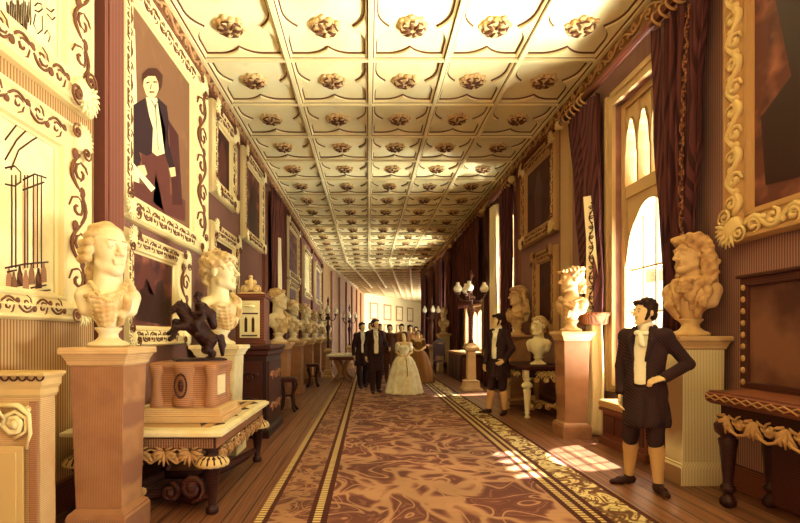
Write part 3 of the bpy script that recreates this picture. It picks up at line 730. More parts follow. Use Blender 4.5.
pole('curtain pole over the far windows beyond the torchere', 3.25, 13.8, 17.6, 4.95, [13.9, 14.2, 14.6, 15.2, 15.8, 16.4, 17.0])
pole('furthest curtain pole near the end of the right wall', 3.25, 19.1, 23.2, 4.95, [19.2, 19.6, 20.0, 21.5, 22.0, 22.6])
c1 = curtain('great dark curtain hanging beside the near gothic window, behind the long wigged bust', 3.26, [(4.86, 4.66, 5.46, 0), (3.6, 4.72, 5.36, -.02), (2.0, 4.86, 5.26, .0), (.02, 4.9, 5.24, .02)], 5, .05)
tb = MB(); vine(tb, .3, 4.7, 0, 0, .055, .16, .011); tb.v = [(3.185+v[1]-.0+.02*math.sin(v[0]*1.4), 4.86+.04*math.sin(v[0]*.8)-.05*v[0]/4.8+v[2], v[0]) for v in tb.v]
tb.build('scroll_border', m_frieze, c1)
c2 = curtain('dark curtain tied back over pale lining on the far side of the gothic window', 3.24, [(4.86, 6.82, 7.75, 0), (3.4, 6.76, 7.5, 0), (2.2, 6.68, 7.25, -.01), (1.62, 6.68, 7.0, -.02)], 4.5, .05)
cloth('lining_and_lit_folds', c2, m_curtainl, 3.24, [(1.62, 6.68, 7.0, -.03), (1.3, 6.66, 7.06, -.03), (.6, 6.65, 7.12, -.03), (.02, 6.64, 7.18, -.04)], 3.5, .05, 60)
BM = Matrix.Translation((3.11, 6.88, 1.7)) @ Matrix.Rotation(R(-45), 4, 'Z')
tb = MB(); tb.prism([(0, 0), (.2, 0), (.19, .5), (.14, 1.1), (.08, 1.7), (-.02, 1.7), (.02, 1.1), (.02, .5)], -.01, .01, 0, BM); tb.build('lace_border', m_curtainl, c2)
tb = MB(); vine(tb, .03, 1.6, .09, -.014, .05, .14, .009, True); tb.v = [tuple(BM @ Vector(v)) for v in tb.v]; tb.build('border_scroll', m_ink, c2)
tb = MB(); tb.lathe([(.12, 0), (.19, .02), (.2, .12), (.22, .14), (.22, .17), (.14, .18)], (3.22, 6.84, 1.56), 20, 0, 20, .05); tb.build('tieback', m_frieze, c2)
curtain('dark curtain on the near side of the second window behind the stand of busts', 3.25, [(4.86, 10.95, 11.75, 0), (2.5, 10.95, 11.6, 0), (.02, 10.95, 11.5, 0)], 4, .05)
c4 = curtain('dark curtain with pale lit folds beside the second window, behind the footman', 3.25, [(4.86, 12.45, 13.25, 0), (2.5, 12.5, 13.25, 0), (.02, 12.55, 13.2, 0)], 4, .05)
cloth('lining_and_lit_folds', c4, m_curtainl, 3.2, [(4.7, 12.0, 12.45, 0), (2.5, 11.95, 12.4, 0), (.3, 12.0, 12.5, 0)], 3, .05, 50)  # pale cloth stands in for the lit streak on this curtain
curtain('brown drapery drawn across above the bright low window by the torchere', 3.22, [(4.86, 14.0, 17.2, 0), (3.6, 14.05, 17.1, 0), (2.36, 14.05, 17.0, 0)], 10, .05, m_curtainm)
for i, (a, b, w) in enumerate(((17.25, 18.3, 'dark full length curtain just beyond the bright low window'), (19.0, 19.95, 'dark full length curtain on the near side of the far window'), (21.4, 22.4, 'dark full length curtain on the far side of the far window'), (24.1, 25.5, 'dark curtain hanging before the last window of the right wall'), (27.3, 29.3, 'last dark curtain at the far corner of the right wall'))):
    curtain(w, 3.25, [(4.86, a, b, 0), (2.5, a+.05, b-.05, 0), (.02, a+.05, b, 0)], 4+i % 2, .055, m_curtain if i % 2 == 0 else m_curtainm, ph=i)
lh = curtain('dark brown hanging between the pilasters on the left wall, beyond the clock case', XL+.14, [(5.0, 11.6, 13.6, 0), (2.5, 11.65, 13.55, 0), (.3, 11.65, 13.6, 0)], 8, .05, m_curtainm, 'wall hangings')
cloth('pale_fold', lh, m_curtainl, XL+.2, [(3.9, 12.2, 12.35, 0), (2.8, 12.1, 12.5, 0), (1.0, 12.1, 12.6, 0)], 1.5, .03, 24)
# ------------------------------------------------------------------ furniture
def pedestal(label, x, y, w, d, h, mat, capmat=None, taper_=1.0, group='bust pedestals', rz=0, sidemat=None):
    r = thing('pedestal', label, 'pedestal', (x, y, 0), rz, group)
    a, b = w/2, d/2
    mb = MB(); mb.stack(0, 0, [(a*1.12, b*1.12, 0), (a*1.12, b*1.12, .16), (a*1.06, b*1.06, .19), (a*taper_, b*taper_, .22)]); mb.build('plinth', mat, r, .006)
    mb = MB(); mb.stack(0, 0, [(a*taper_, b*taper_, .22), (a, b, h-.13)]); mb.build('shaft', mat, r, .005)
    mb = MB(); mb.stack(0, 0, [(a, b, h-.13), (a*1.08, b*1.08, h-.115), (a*1.1, b*1.1, h-.095), (a*1.22, b*1.22, h-.05), (a*1.3, b*1.3, h-.045), (a*1.3, b*1.3, h-.012), (a*1.26, b*1.26, h)]); mb.build('cap', capmat or mat, r, .004)
    return r
pedestal('tall tapering veined pedestal in front, under the bust with rolled wig curls', -1.86, 3.46, .37, .34, 1.335, m_pedwood, m_tanstone, .86)
pedestal('pedestal behind the carved side table, under the curly haired bust', -1.80, 5.86, .46, .4, 1.30, m_marble, m_marble, .9)
pedestal('pedestal just past the dark cabinet, under the third bust on left', -1.78, 9.45, .46, .46, 1.28, m_pedwood, m_tanstone, .95)
pedestal('fluted pale pedestal at far right under the bust in long curled wig', 3.16, 4.66, .40, .28, 1.41, m_pedstripe, m_tanstone, .96)
pedestal('tapering stone pedestal under the laurel crowned bust', 2.85, 6.72, .35, .35, 1.47, m_pedwood, m_tanstone, .84)
pedestal('brown pedestal behind the console, under the veiled bust', 3.12, 10.05, .44, .44, 1.42, m_pedwood, m_tandark, .95)
pedestal('slim pale pedestal far down the right side under a small bust', 2.95, 18.75, .42, .42, 1.48, m_pedstripe, m_tanstone, .95)
fp = [(-1.83, 11.75, 'first'), (-1.83, 14.0, 'second'), (-1.83, 16.3, 'third'), (-1.83, 18.8, 'fourth'), (-1.83, 21.6, 'fifth')]
for x, y, nm in fp: pedestal('brown pedestal in the far left row, %s past the small carved stool' % nm, x, y, .46, .46, 1.28, m_pedwood, m_tanstone, .97)

def turned_leg(mb, x, y, z0, z1, r, mi=0, sq=True):
    H = z1-z0
    mb.lathe([(r*.55, 0), (r*.9, H*.03), (r*.55, H*.07), (r*.5, H*.1), (r*.95, H*.13), (r*.6, H*.16), (r*.72, H*.22), (r*1.0, H*.62), (r*1.15, H*.7), (r*.7, H*.72), (r*1.5, H*.77), (r*1.6, H*.82), (r*1.1, H*.88), (r*.7, H*.91), (r*1.2, H*.95), (r*1.2, H)], (x, y, z0), 18, mi)
# left carved table with inset top
t = thing('side_table', 'carved dark side table with pale inlaid top under the bronze horseman', 'table', (-1.76, 4.6, 0))
X0, X1, Y0_, Y1_ = -.62, .62, -.88, .88
mb = MB(); mb.stack(0, 0, [(.58, .84, .615), (.63, .89, .632), (.63, .89, .66), (.60, .86, .672), (.60, .86, .68)]); tt = mb.build('table_top', m_marble, t, .004)
mb = MB(); mb.box(-.5, .5, -.76, .76, .68, .683); mb.build('inlaid_panel', m_tanstone, tt)
mb = MB()
for yy in (-.6, -.2, .2, .6):
    mb.prism_z([(.5, yy-.1), (.57, yy), (.5, yy+.1)], .6815, .685); mb.prism_z([(.42, yy-.14), (.36, yy), (.42, yy+.14)], .683, .686)
mb.build('top_inlay', m_ink, tt)
mb = MB(); mb.box(-.56, .56, -.82, .82, .51, .615); fr_ = mb.build('apron', m_dark, t)
mb = MB()
for k in range(56): mb.box(-.55+1.1*k/56, -.55+1.1*(k+.55)/56, -.832, -.82, .53, .605)
for k in range(80): mb.box(.56, .572, -.81+1.62*k/80, -.81+1.62*(k+.55)/80, .53, .605)
mb.build('fluting', m_tandark, fr_)
mb = MB()
for k in range(5):
    cx = -.44+.2*k
    for a in (-PI/2, -PI/2-.8, -PI/2+.8, -PI/2-1.4, -PI/2+1.4): leaf(mb, cx, .5, -.835, a, .11, .07)
    scroll(mb, cx-.1, .44, -.835, .045, 0, 1, 1.3, .012)
mb.build('acanthus_carving', m_giltdk, t)
mb = MB()
for k in range(8):
    cy = -.7+.2*k
    for a in (-PI/2, -PI/2-.9, -PI/2+.9): leaf(mb, cy, .5, -.57, a, .11, .08)
    scroll(mb, cy+.1, .44, -.57, .045, 0, 1, 1.3, .012)
mb.v = [(-v[1], v[0], v[2]) for v in mb.v]; mb.build('acanthus_carving', m_giltdk, t)
for sx, sy in ((1, -1), (1, 1), (-1, -1), (-1, 1)):
    lg = MB(); lg.lathe([(.035, 0), (.05, .012), (.05, .05), (.035, .06), (.03, .08), (.06, .34), (.075, .36), (.075, .375), (.055, .38), (.12, .39), (.125, .415), (.1, .45), (.05, .475), (.045, .5), (.07, .515)], (sx*.52, sy*.78, 0), 20)
    l_ = lg.build('leg', m_darker, t)
    lg = MB(); lg.lathe([(.121, 0), (.129, .012), (.127, .03), (.105, .06), (.07, .08)], (sx*.52, sy*.78, .386), 28, 0, 14, .05); lg.build('leg_cap', m_giltmid, l_)
mb = MB()     # scrolled stretcher
for s in (-1, 1):
    mb.tube([(s*.5, -.78, .14), (s*.42, -.7, .12), (s*.3, -.6, .06), (s*.12, -.5, .05), (0, -.48, .06)], [.03, .045, .055, .05, .04], 8)
    scroll(mb, s*.36, .2, -.78, .11, -PI/2, s, 1.5, .035); scroll(mb, s*.16, .15, -.72, .08, PI/2, -s, 1.3, .028)
    mb.tube([(.5, s*.78, .14), (.42, s*.6, .1), (.3, s*.3, .07), (.2, 0, .08)], [.03, .045, .05, .04], 8); mb.tube([(-.5, s*.78, .14), (-.42, s*.6, .1), (-.3, s*.3, .07), (-.2, 0, .08)], [.03, .045, .05, .04], 8)
    scroll(mb, 0, 0, 0, .001, 0)
mb.tube([(-.2, 0, .08), (.2, 0, .08)], .04, 8); mb.build('stretcher', m_dark, t)
s_ = SDF(); s_.ell((-.12, -.79, .13), (.07, .035, .045), .02).ell((-.03, -.80, .18), (.035, .032, .035), .015).chain([(-.16, -.8, .12), (-.24, -.81, .09), (-.28, -.8, .13)], [.03, .022, .014], .015).chain([(-.1, -.82, .15), (-.04, -.84, .1)], [.018, .012], .01)
s_.build('carved_putto', m_giltdk, t, .008)
# statue pedestal on the table with bronze horseman
r = thing('statue_plinth', 'carved stone block plinth standing on the side table under the bronze horseman', 'plinth', (-1.57, 4.3, .6865)); r.scale = (1, 1, 1.4)
mb = MB(); mb.stack(0, 0, [(.36, .30, 0), (.36, .30, .035), (.33, .27, .04), (.33, .27, .075), (.29, .235, .085)]); mb.build('step', m_tanstone, r, .004)
mb = MB(); mb.stack(0, 0, [(.28, .225, .085), (.27, .215, .11), (.25, .2, .13), (.25, .2, .29), (.265, .21, .31), (.29, .23, .33), (.29, .23, .35), (.25, .2, .36)]); die = mb.build('die', m_tandark, r, .004)
for sx, sy in ((-1, -1), (1, -1), (-1, 1), (1, 1)):
    mb = MB(); mb.lathe([(.055, .085), (.06, .12), (.045, .16), (.045, .27), (.06, .3), (.062, .34)], (sx*.23, sy*.2, 0), 14); mb.build('corner_column', m_tandark, r)
mb = MB(); mb.lathe([(.1, .09), (.11, .13), (.09, .16), (.09, .28), (.11, .32), (.11, .345)], (0, -.17, 0), 20); mb.build('bowed_front', m_tandark, r)
mb = MB(); mb.box(.25, .262, -.1, .1, .15, .27); mb.box(.262, .268, -.06, .06, .18, .24); mb.build('side_panel', m_marble, r)
mb = MB(); mb.tube([(.05*math.cos(a*PI/8), -.28, .22+.07*math.sin(a*PI/8)) for a in range(17)], .008, 5); mb.ball((0, -.275, .22), (.025, .015, .04), 0, 8, 5); mb.build('carved_shield', m_dark, r)
# ------------------------------------------------------------------ bronze horseman
st = thing('equestrian_statue', 'small dark bronze statue of a rider on a rearing horse', 'statue', (-1.53, 4.3, 1.193), 28, None, 1.08)
s = SDF()
# horse rears towards the left (-x)
s.ell((.02, 0, .245), (.075, .07, .11), .03, '+', Matrix.Rotation(R(-38), 3, 'Y')).ell((.085, 0, .17), (.075, .068, .075), .04).ell((-.05, 0, .30), (.065, .062, .08), .03, '+', Matrix.Rotation(R(-30), 3, 'Y'))
s.chain([(-.07, 0, .33), (-.115, 0, .40), (-.135, 0, .455)], [.055, .042, .033], .02).chain([(-.135, 0, .46), (-.175, 0, .425), (-.20, 0, .395)], [.032, .026, .02], .012)
s.cap((-.12, -.014, .475), (-.122, -.018, .505), .009, .004, .006).cap((-.12, .014, .475), (-.122, .018, .505), .009, .004, .006)
s.chain([(-.095, 0, .45), (-.07, 0, .40), (-.045, 0, .355)], [.02, .026, .018], .012, '+', ('f', .006, (60, 0, 80)))
for y, dz in ((-.04, .0), (.04, .05)):
    s.chain([(-.085, y, .28+dz*.4), (-.165, y, .27+dz), (-.185, y*.9, .20+dz), (-.215, y*.9, .175+dz)], [.036, .024, .016, .018], .014)
    s.chain([(.10, y, .16), (.075, y*1.1, .085), (.125, y*1.1, .055), (.11, y*1.1, .012), (.085, y*1.1, .01)], [.052, .034, .02, .016, .02], .016)
s.chain([(.145, 0, .2), (.19, 0, .19), (.205, 0, .12), (.2, .0, .04)], [.018, .026, .03, .016], .012, '+', ('f', .004, (80, 0, 40)))
s.build('horse', m_bronze, st, .007)
s = SDF()
s.ell((.03, 0, .40), (.045, .05, .075), .02, '+', Matrix.Rotation(R(-8), 3, 'Y')).ell((.02, 0, .455), (.038, .058, .03), .02).cap((.015, 0, .48), (.01, 0, .51), .018, .017, .01)
s.ell((.004, 0, .535), (.025, .022, .032), .008).cap((-.02, 0, .535), (-.026, 0, .528), .006, .006, .004).ell((.012, 0, .548), (.03, .028, .026), .005, '+', None, ('b', .005, 140))
for y in (-1, 1):
    s.chain([(.02, y*.055, .455), (.025, y*.08, .40), (-.03, y*.06, .385), (-.05, y*.05, .39)], [.019, .017, .014, .013], .01)
    s.chain([(.03, y*.04, .345), (-.02, y*.085, .30), (.01, y*.09, .225), (-.02, y*.095, .21)], [.03, .027, .02, .016], .014)
s.chain([(.06, 0, .45), (.1, 0, .38), (.13, .0, .29)], [.03, .045, .03], .02, '+', ('f', .006, (50, 50, 0)))
s.build('rider', m_bronze, st, .007)
mb = MB(); mb.stack(.02, 0, [(.2, .12, 0), (.2, .12, .012), (.18, .1, .02)]); mb.build('statue_base', m_bronze, st)
# ------------------------------------------------------------------ heads and busts
def head_prims(s, k=1.0):
    s.ell((0, .02, .04), (.076, .096, .088), .02).ell((0, -.03, -.015), (.06, .064, .085), .03)
    s.cap((-.045, -.01, -.065), (-.012, -.066, -.095), .022, .02, .02).cap((.045, -.01, -.065), (.012, -.066, -.095), .022, .02, .02).ell((0, -.074, -.094), (.022, .02, .02), .02)
    s.cap((-.038, -.078, .032), (.038, -.078, .032), .012, .012, .014)
    s.ell((-.03, -.094, .010), (.019, .014, .012), .01, '-').ell((.03, -.094, .010), (.019, .014, .012), .01, '-')
    s.cap((0, -.088, .022), (0, -.118, -.024), .009, .013, .010).ell((-.013, -.104, -.028), (.009, .010, .008), .006).ell((.013, -.104, -.028), (.009, .010, .008), .006)
    s.ell((-.03, -.078, .010), (.0135,)*3, .003).ell((.03, -.078, .010), (.0135,)*3, .003)
    s.cap((-.019, -.088, -.052), (.019, -.088, -.052), .007, .007, .006).cap((-.016, -.087, -.065), (.016, -.087, -.065), .0075, .0075, .006)
    s.cap((-.022, -.1, -.0585), (.022, -.1, -.0585), .003, .003, .003, '-')
    s.ell((-.076, .014, -.002), (.011, .02, .031), .008).ell((.076, .014, -.002), (.011, .02, .031), .008)
def bust(label, loc, rz, scale, hair, dress, yaw, mat, pitch=0, group='marble busts', h=.0085, hs=1.5, sw=.8):
    r = thing('marble_bust', label, 'bust', loc, rz, group, scale)
    mb = MB(); mb.lathe([(.15, 0), (.155, .02), (.14, .035), (.1, .05), (.075, .075), (.07, .10), (.085, .125), (.1, .14), (.1, .155)], (0, 0, 0), 24); mb.build('socle', mat, r)
    s = SDF()
    s.cap((0, .0, .15), (0, 0, .30), .07, .14, .04).ell((0, .0, .36), (.21*sw, .13, .15), .05).cap((-.17*sw, .02, .42), (.17*sw, .02, .42), .08, .08, .05)
    s.cap((-.215*sw, .02, .40), (-.2*sw, .01, .30), .07, .055, .04).cap((.215*sw, .02, .40), (.2*sw, .01, .30), .07, .055, .04)
    s.ell((-.085*sw, -.1, .38), (.08, .04, .06), .03).ell((.085*sw, -.1, .38), (.08, .04, .06), .03)
    s.box((0, .16, .25), (.4, .08, .14), .03, .04, '-')
    # neck and head
    hz = .55+.13*hs
    s.cap((0, .02, .40), (0, .02, hz-.1), .068*hs, .057*hs, .04)
    s.Mx = Matrix.Translation((0, 0, hz)) @ Matrix.Rotation(R(yaw), 4, 'Z') @ Matrix.Rotation(R(pitch), 4, 'X') @ Matrix.Scale(hs, 4)
    head_prims(s)
    hm = s.Mx.copy(); s.Mx = Matrix.Identity(4)
    if dress == 'bare':
        s.cap((-.09, -.07, .475), (-.01, -.10, .455), .012, .012, .015).cap((.09, -.07, .475), (.01, -.10, .455), .012, .012, .015)
    s.build('bust_figure', mat, r, h)
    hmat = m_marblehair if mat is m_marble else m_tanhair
    s = SDF()
    def arc(a, b, n, bulge, rad, k=.012):
        A, B = Vector(a), Vector(b); A.x *= sw; B.x *= sw; pts = []
        for i in range(n+1):
            t = i/n; p = A.lerp(B, t); p.z -= bulge*math.sin(PI*t); p.y -= .115*math.sin(PI*t)**.7; pts.append(tuple(p))
        s.chain(pts, rad, k)
    if dress == 'toga':
        for i in range(7): arc((.2-.018*i, -.03-.006*i, .50-.028*i), (-.21+.02*i, -.05, .40-.034*i), 6, .05+.006*i, .017)
        s.chain([(.15, .0, .53), (.16, -.08, .46), (.135, -.14, .36), (.1, -.125, .25), (.07, -.07, .17)], [.03, .035, .03, .028, .02], .02, '+', ('f', .008, (70, 0, 30)))
    elif dress == 'coat':
        for sx in (-1, 1):
            s.chain([(sx*.08, .0, .52), (sx*.1, -.1, .46), (sx*.06, -.15, .36), (sx*.05, -.13, .24)], [.03, .035, .03, .02], .015)
            s.chain([(sx*.14, .02, .5), (sx*.16, -.08, .40), (sx*.13, -.12, .28), (sx*.08, -.08, .18)], [.03, .035, .035, .03], .02, '+', ('f', .007, (60, 0, 40)))
        for i in range(4): arc((-.06, -.1, .50-.03*i), (.06, -.1, .50-.03*i), 4, .02, .014)
        s.chain([(0, -.13, .5), (.03, -.165, .42), (.015, -.16, .33)], [.03, .035, .022], .015, '+', ('f', .006, (90, 0, 30)))
        s.chain([(0, -.13, .5), (-.035, -.165, .43), (-.03, -.15, .36)], [.028, .03, .02], .015, '+', ('f', .006, (90, 0, 30)))
    elif dress == 'robe':
        for i in range(8): arc((-.2+.015*i, -.03, .48-.03*i), (.22-.02*i, -.03, .47-.03*i), 6, .06, .016)
        s.chain([(-.16, 0, .49), (-.11, -.1, .47), (0, -.15, .40), (.1, -.13, .33), (.16, -.02, .3)], .034, .02, '+', ('f', .008, (0, 50, 60)))
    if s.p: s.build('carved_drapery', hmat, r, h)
    s = SDF(); s.Mx = hm
    W = ('b', .011, 95)
    if hair == 'wig':
        s.ell((0, .035, .05), (.086, .095, .092), .012, '+', None, ('f', .004, (20, 0, 130)))
        for sx in (-1, 1):
            for zz, yy in ((.03, .03), (-.005, .04), (-.042, .045)): s.cap((sx*.085, yy-.03, zz), (sx*.085, yy+.035, zz), .019, .019, .006)
        s.chain([(0, .11, .0), (0, .125, -.08), (0, .12, -.17)], [.04, .035, .03], .015, '+', W)
    elif hair == 'curls':
        s.ell((0, .025, .06), (.093, .108, .092), .01, '+', None, ('b', .017, 85))
        s.cap((-.05, -.07, .085), (.05, -.07, .085), .028, .028, .012, '+', ('b', .012, 100)); s.cap((0, .1, .02), (0, .09, -.06), .04, .03, .015, '+', W)
    elif hair == 'long':
        s.ell((0, .03, .06), (.094, .106, .092), .012, '+', None, ('b', .013, 75)); s.cap((-.045, -.062, .1), (.045, -.062, .1), .03, .03, .012, '+', W)
        for sx in (-1, 1): s.chain([(sx*.085, .03, .05), (sx*.1, .045, -.06), (sx*.1, .04, -.16), (sx*.085, -.02, -.235)], [.04, .048, .045, .028], .014, '+', W)
        s.chain([(0, .1, .02), (0, .11, -.1), (0, .1, -.2)], [.05, .06, .045], .02, '+', W)
    elif hair == 'short':
        s.ell((0, .032, .055), (.083, .098, .085), .008, '+', None, ('b', .007, 110)); s.cap((-.035, -.058, .095), (.035, -.058, .095), .018, .018, .01, '+', W)
    elif hair == 'laurel':
        s.ell((0, .03, .055), (.086, .1, .088), .008, '+', None, W); s.cap((-.04, -.066, .085), (.04, -.066, .085), .02, .02, .01, '+', W); s.chain([(0, .1, -.01), (0, .11, -.09)], [.045, .04], .015, '+', W)
    elif hair == 'veil':
        s.ell((0, .04, .05), (.1, .108, .1), .01, '+', None, ('f', .005, (40, 0, 60)))
        for sx in (-1, 1): s.chain([(sx*.085, .03, .05), (sx*.1, .05, -.06), (sx*.12, .05, -.2)], [.035, .04, .05], .02, '+', ('f', .006, (60, 60, 0)))
        s.ell((0, -.055, .09), (.06, .04, .03), .01, '+', None, W)
    elif hair == 'bun':
        s.ell((0, .03, .055), (.084, .1, .087), .008, '+', None, ('f', .004, (0, 90, 60))); s.ell((0, .13, .05), (.045, .045, .045), .012, '+', None, W)
    s.ell((0, -.075, -.015), (.062, .066, .088), .01, '-')
    for sx in (-1, 1): s.cap((sx*.046, -.088, .036), (sx*.014, -.094, .036), .0045, .0045, .003); s.ell((sx*.03, -.0895, .010), (.005, .004, .005), .001)
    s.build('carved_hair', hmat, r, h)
    if hair == 'laurel':
        mb = MB()
        for sx in (-1, 1):
            for i in range(9):
                a = R(-75+i*20)
                c = (sx*.092*math.cos(a), .03+.105*math.sin(a)*1.0, .085+.02*math.sin(a+.5))
                d = (sx*(-.012*math.sin(a)+.012), .016*math.cos(a)-.026, .016)
                mb.tube([c, (c[0]+d[0], c[1]+d[1], c[2]+d[2]), (c[0]+d[0]*1.7, c[1]+d[1]*1.8, c[2]+d[2]*1.6)], [.006, .015, .002], 6, 0, .5)
        mb.v = [tuple(hm @ Vector(v)) for v in mb.v]; mb.build('laurel_wreath', mat, r)
    if dress == 'toga' and hair == 'wig':
        mb = MB()
        for i in range(17):
            t = i/16; a = Vector((.14, -.04, .535)).lerp(Vector((-.13, -.06, .51)), t); a.z -= .16*math.sin(PI*t); a.y -= .12*math.sin(PI*t)**.7
            mb.ball(tuple(a), (.021, .017, .019), 0, 8, 5)
        mb.build('collar_chain', m_giltmid, r)
    return r
bL = 'marble busts on the left'; bR = 'marble busts on the right'
bust('large pale bust with rolled wig curls and collar chain, nearest on the left', (-1.87, 3.46, 1.337), 30, .885, 'wig', 'toga', 26, m_marble, 0, bL, .0075, 1.75)
bust('pale bust with thick short curls and draped shoulders, behind the bronze horseman', (-1.80, 5.86, 1.302), 55, 1.16, 'curls', 'toga', 30, m_marble, -4, bL, .008, 1.6)
B3 = bust('pale bust on left beside the wooden clock case, partly hidden', (-1.76, 9.45, 1.282), 60, 1.12, 'short', 'toga', 30, m_marble, 0, bL, .011)
B4 = bust('pale bust with draped chest, first of the far left row', (-1.83, 11.75, 1.282), 45, 1.05, 'bun', 'robe', 10, m_marble, 0, bL, .012)
for i, (x, y, nm) in enumerate(fp[1:]):
    c = copy_tree(B3 if i % 2 == 0 else B4, None, 'pale bust on a brown pedestal, %s of the far left row' % nm); c.location = (x, y, 1.282)
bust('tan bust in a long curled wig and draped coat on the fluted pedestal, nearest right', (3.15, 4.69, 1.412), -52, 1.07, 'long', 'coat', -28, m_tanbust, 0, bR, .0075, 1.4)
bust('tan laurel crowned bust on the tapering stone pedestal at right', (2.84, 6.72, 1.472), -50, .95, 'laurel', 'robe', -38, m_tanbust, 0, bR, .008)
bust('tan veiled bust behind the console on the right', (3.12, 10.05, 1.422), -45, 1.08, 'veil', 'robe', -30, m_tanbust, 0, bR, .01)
bust('pale bare chested bust with short hair standing on the right hand console', (3.0, 8.45, .902), -35, .9, 'short', 'bare', -25, m_marble, 0, bR, .008)
c = copy_tree(B4, None, 'small pale bust on the slim pedestal far down the right side'); c.location = (2.95, 18.75, 1.482); c.rotation_euler.z = R(-45); c['group'] = bR
# ------------------------------------------------------------------ more furniture
# near left carved cabinet
r = thing('carved_cabinet', 'carved cabinet with scroll volute at the lower left edge', 'cabinet', (-2.255, 3.22, 0))
mb = MB(); mb.stack(0, -.09, [(.19, .09, 0), (.19, .09, .08), (.17, .075, .1), (.17, .075, 1.02)]); mb.build('body', m_tanstone, r, .004)
mb = MB(); mb.stack(0, -.09, [(.17, .08, 1.02), (.18, .09, 1.04), (.18, .09, 1.075), (.195, .1, 1.1), (.195, .1, 1.14), (.215, .115, 1.165), (.215, .115, 1.18), (.2, .1, 1.185)]); tp = mb.build('top', m_giltmid, r, .003)
mb = MB()
for k in range(8): mb.tube([(-.19+.055*k+.025*math.cos(a*PI/5), -.208, 1.16-.028*math.sin(a*PI/5)) for a in range(6)], .006, 5)
mb.build('egg_moulding', m_dark, tp)
mb = MB(); scroll(mb, .02, .86, -.19, .095, -PI/2, 1, 2.2, .022); scroll(mb, .12, .95, -.19, .035, 0, -1, 1.3, .012); mb.tube([(-.1, -.19, .98), (.05, -.195, .975), (.12, -.19, .92), (.13, -.19, .8), (.1, -.19, .7)], [.012, .02, .022, .02, .01], 6); leaf(mb, -.1, .98, -.2, -PI/2, .16, .1)
mb.build('scroll_carving', m_gilt, r)
mb = MB(); mb.box(-.17, .08, -.195, -.18, .16, .72); mb.box(-.13, .04, -.205, -.195, .2, .68); mb.build('door', m_giltmid, r, .003)
mb = MB(); mb.box(.12, .17, -.2, -.18, .12, 1.0); mb.build('corner_post', m_tandark, r, .003)
# dark carved cabinet on the left with the clock case
r = thing('carved_cabinet', 'dark carved cabinet on the left, carrying the wooden clock case', 'cabinet', (-1.88, 7.15, 0))
mb = MB(); mb.stack(0, 0, [(.52, .58, 0), (.52, .58, .1), (.48, .54, .13), (.48, .54, 1.12)]); mb.build('body', m_darker, r, .005)
mb = MB(); mb.stack(0, 0, [(.48, .54, 1.12), (.51, .57, 1.15), (.51, .57, 1.2), (.55, .61, 1.23), (.55, .61, 1.27), (.53, .59, 1.28)]); mb.build('top', m_dark, r, .004)
mb = MB(); mb.box(-.42, .42, -.56, -.54, .25, 1.05); vine(mb, -.36, .36, .85, -.57, .1, .24, .018); vine(mb, -.36, .36, .5, -.57, .1, .24, .018); mb.build('door', m_dark, r)
mb = MB(); mb.box(.48, .5, -.46, .46, .25, 1.05); mb.build('side_panel', m_dark, r, .004)
mb = MB()
for z in (.4, .85):
    q = MB(); vine(q, -.38, .38, z, 0, .09, .22, .016); mb.add([(.505-v[1], v[0], v[2]) for v in q.v], q.f, 0, True)
mb.build('carving', m_tandark, r)
r = thing('clock_case', 'square wooden clock case with pale front and carved crest on the dark cabinet', 'clock', (-1.66, 6.92, 1.281))
mb = MB(); mb.box(-.22, .22, -.2, .2, 0, .06); mb.box(-.2, .2, -.18, .18, .06, .66); mb.box(-.225, .225, -.205, .205, .66, .72); mb.build('case', m_mid, r, .004)
mb = MB(); mb.box(-.14, .14, -.195, -.18, .1, .62); f_ = mb.build('front_panel', m_paintlt, r, .003)
mb = MB()
for s in (-1, 1): mb.prism([(s*.05-.02, .18), (s*.05+.02, .18), (s*.05+.02, .36), (s*.05, .40), (s*.05-.02, .36)], -.2, -.194)
mb.box(-.12, .12, -.2, -.194, .43, .45); mb.box(-.11, .11, -.2, -.194, .12, .14); mb.build('slot_window', m_ink, f_)
mb = MB(); mb.lathe([(.07, 0), (.075, .02), (.02, .04), (.02, .0)], (0, -.2, .53), 16); mb.build('dial', m_gilt, f_)
mb = MB()
for s in (-1, 1): scroll(mb, s*.08, .79, -.12, .065, -PI/2, s, 1.4, .02); scroll(mb, s*.05, .88, -.12, .04, -PI/2, -s, 1.3, .016)
mb.ball((0, -.12, .86), (.045, .04, .09), 0, 10, 6); mb.ball((0, -.12, .96), .03, 0, 8, 5); mb.box(-.16, .16, -.17, .15, .72, .745); mb.build('crest', m_giltmid, r)
# small carved stools on the left
def stool(label, x, y):
    r = thing('carved_stool', label, 'stool', (x, y, 0), 0, 'small carved stools')
    mb = MB(); mb.stack(0, 0, [(.14, .14, .56), (.17, .17, .58), (.17, .17, .62), (.14, .14, .64)]); mb.build('seat', m_dark, r, .004)
    for sx in (-1, 1):
        for sy in (-1, 1):
            l = MB(); l.tube([(sx*.11, sy*.11, .57), (sx*.13, sy*.13, .48), (sx*.08, sy*.08, .3), (sx*.1, sy*.1, .1), (sx*.15, sy*.15, .02)], [.03, .035, .022, .02, .03], 8); l.build('leg', m_darker, r)
    mb = MB(); mb.tube([(-.08, -.08, .3), (.08, .08, .3)], .016, 6); mb.tube([(-.08, .08, .3), (.08, -.08, .3)], .016, 6); mb.build('stretcher', m_darker, r)
stool('little dark carved stool standing on the boards past the dark cabinet', -1.48, 8.9); stool('little dark carved stool further on, among the far left pedestals', -1.5, 13.1)
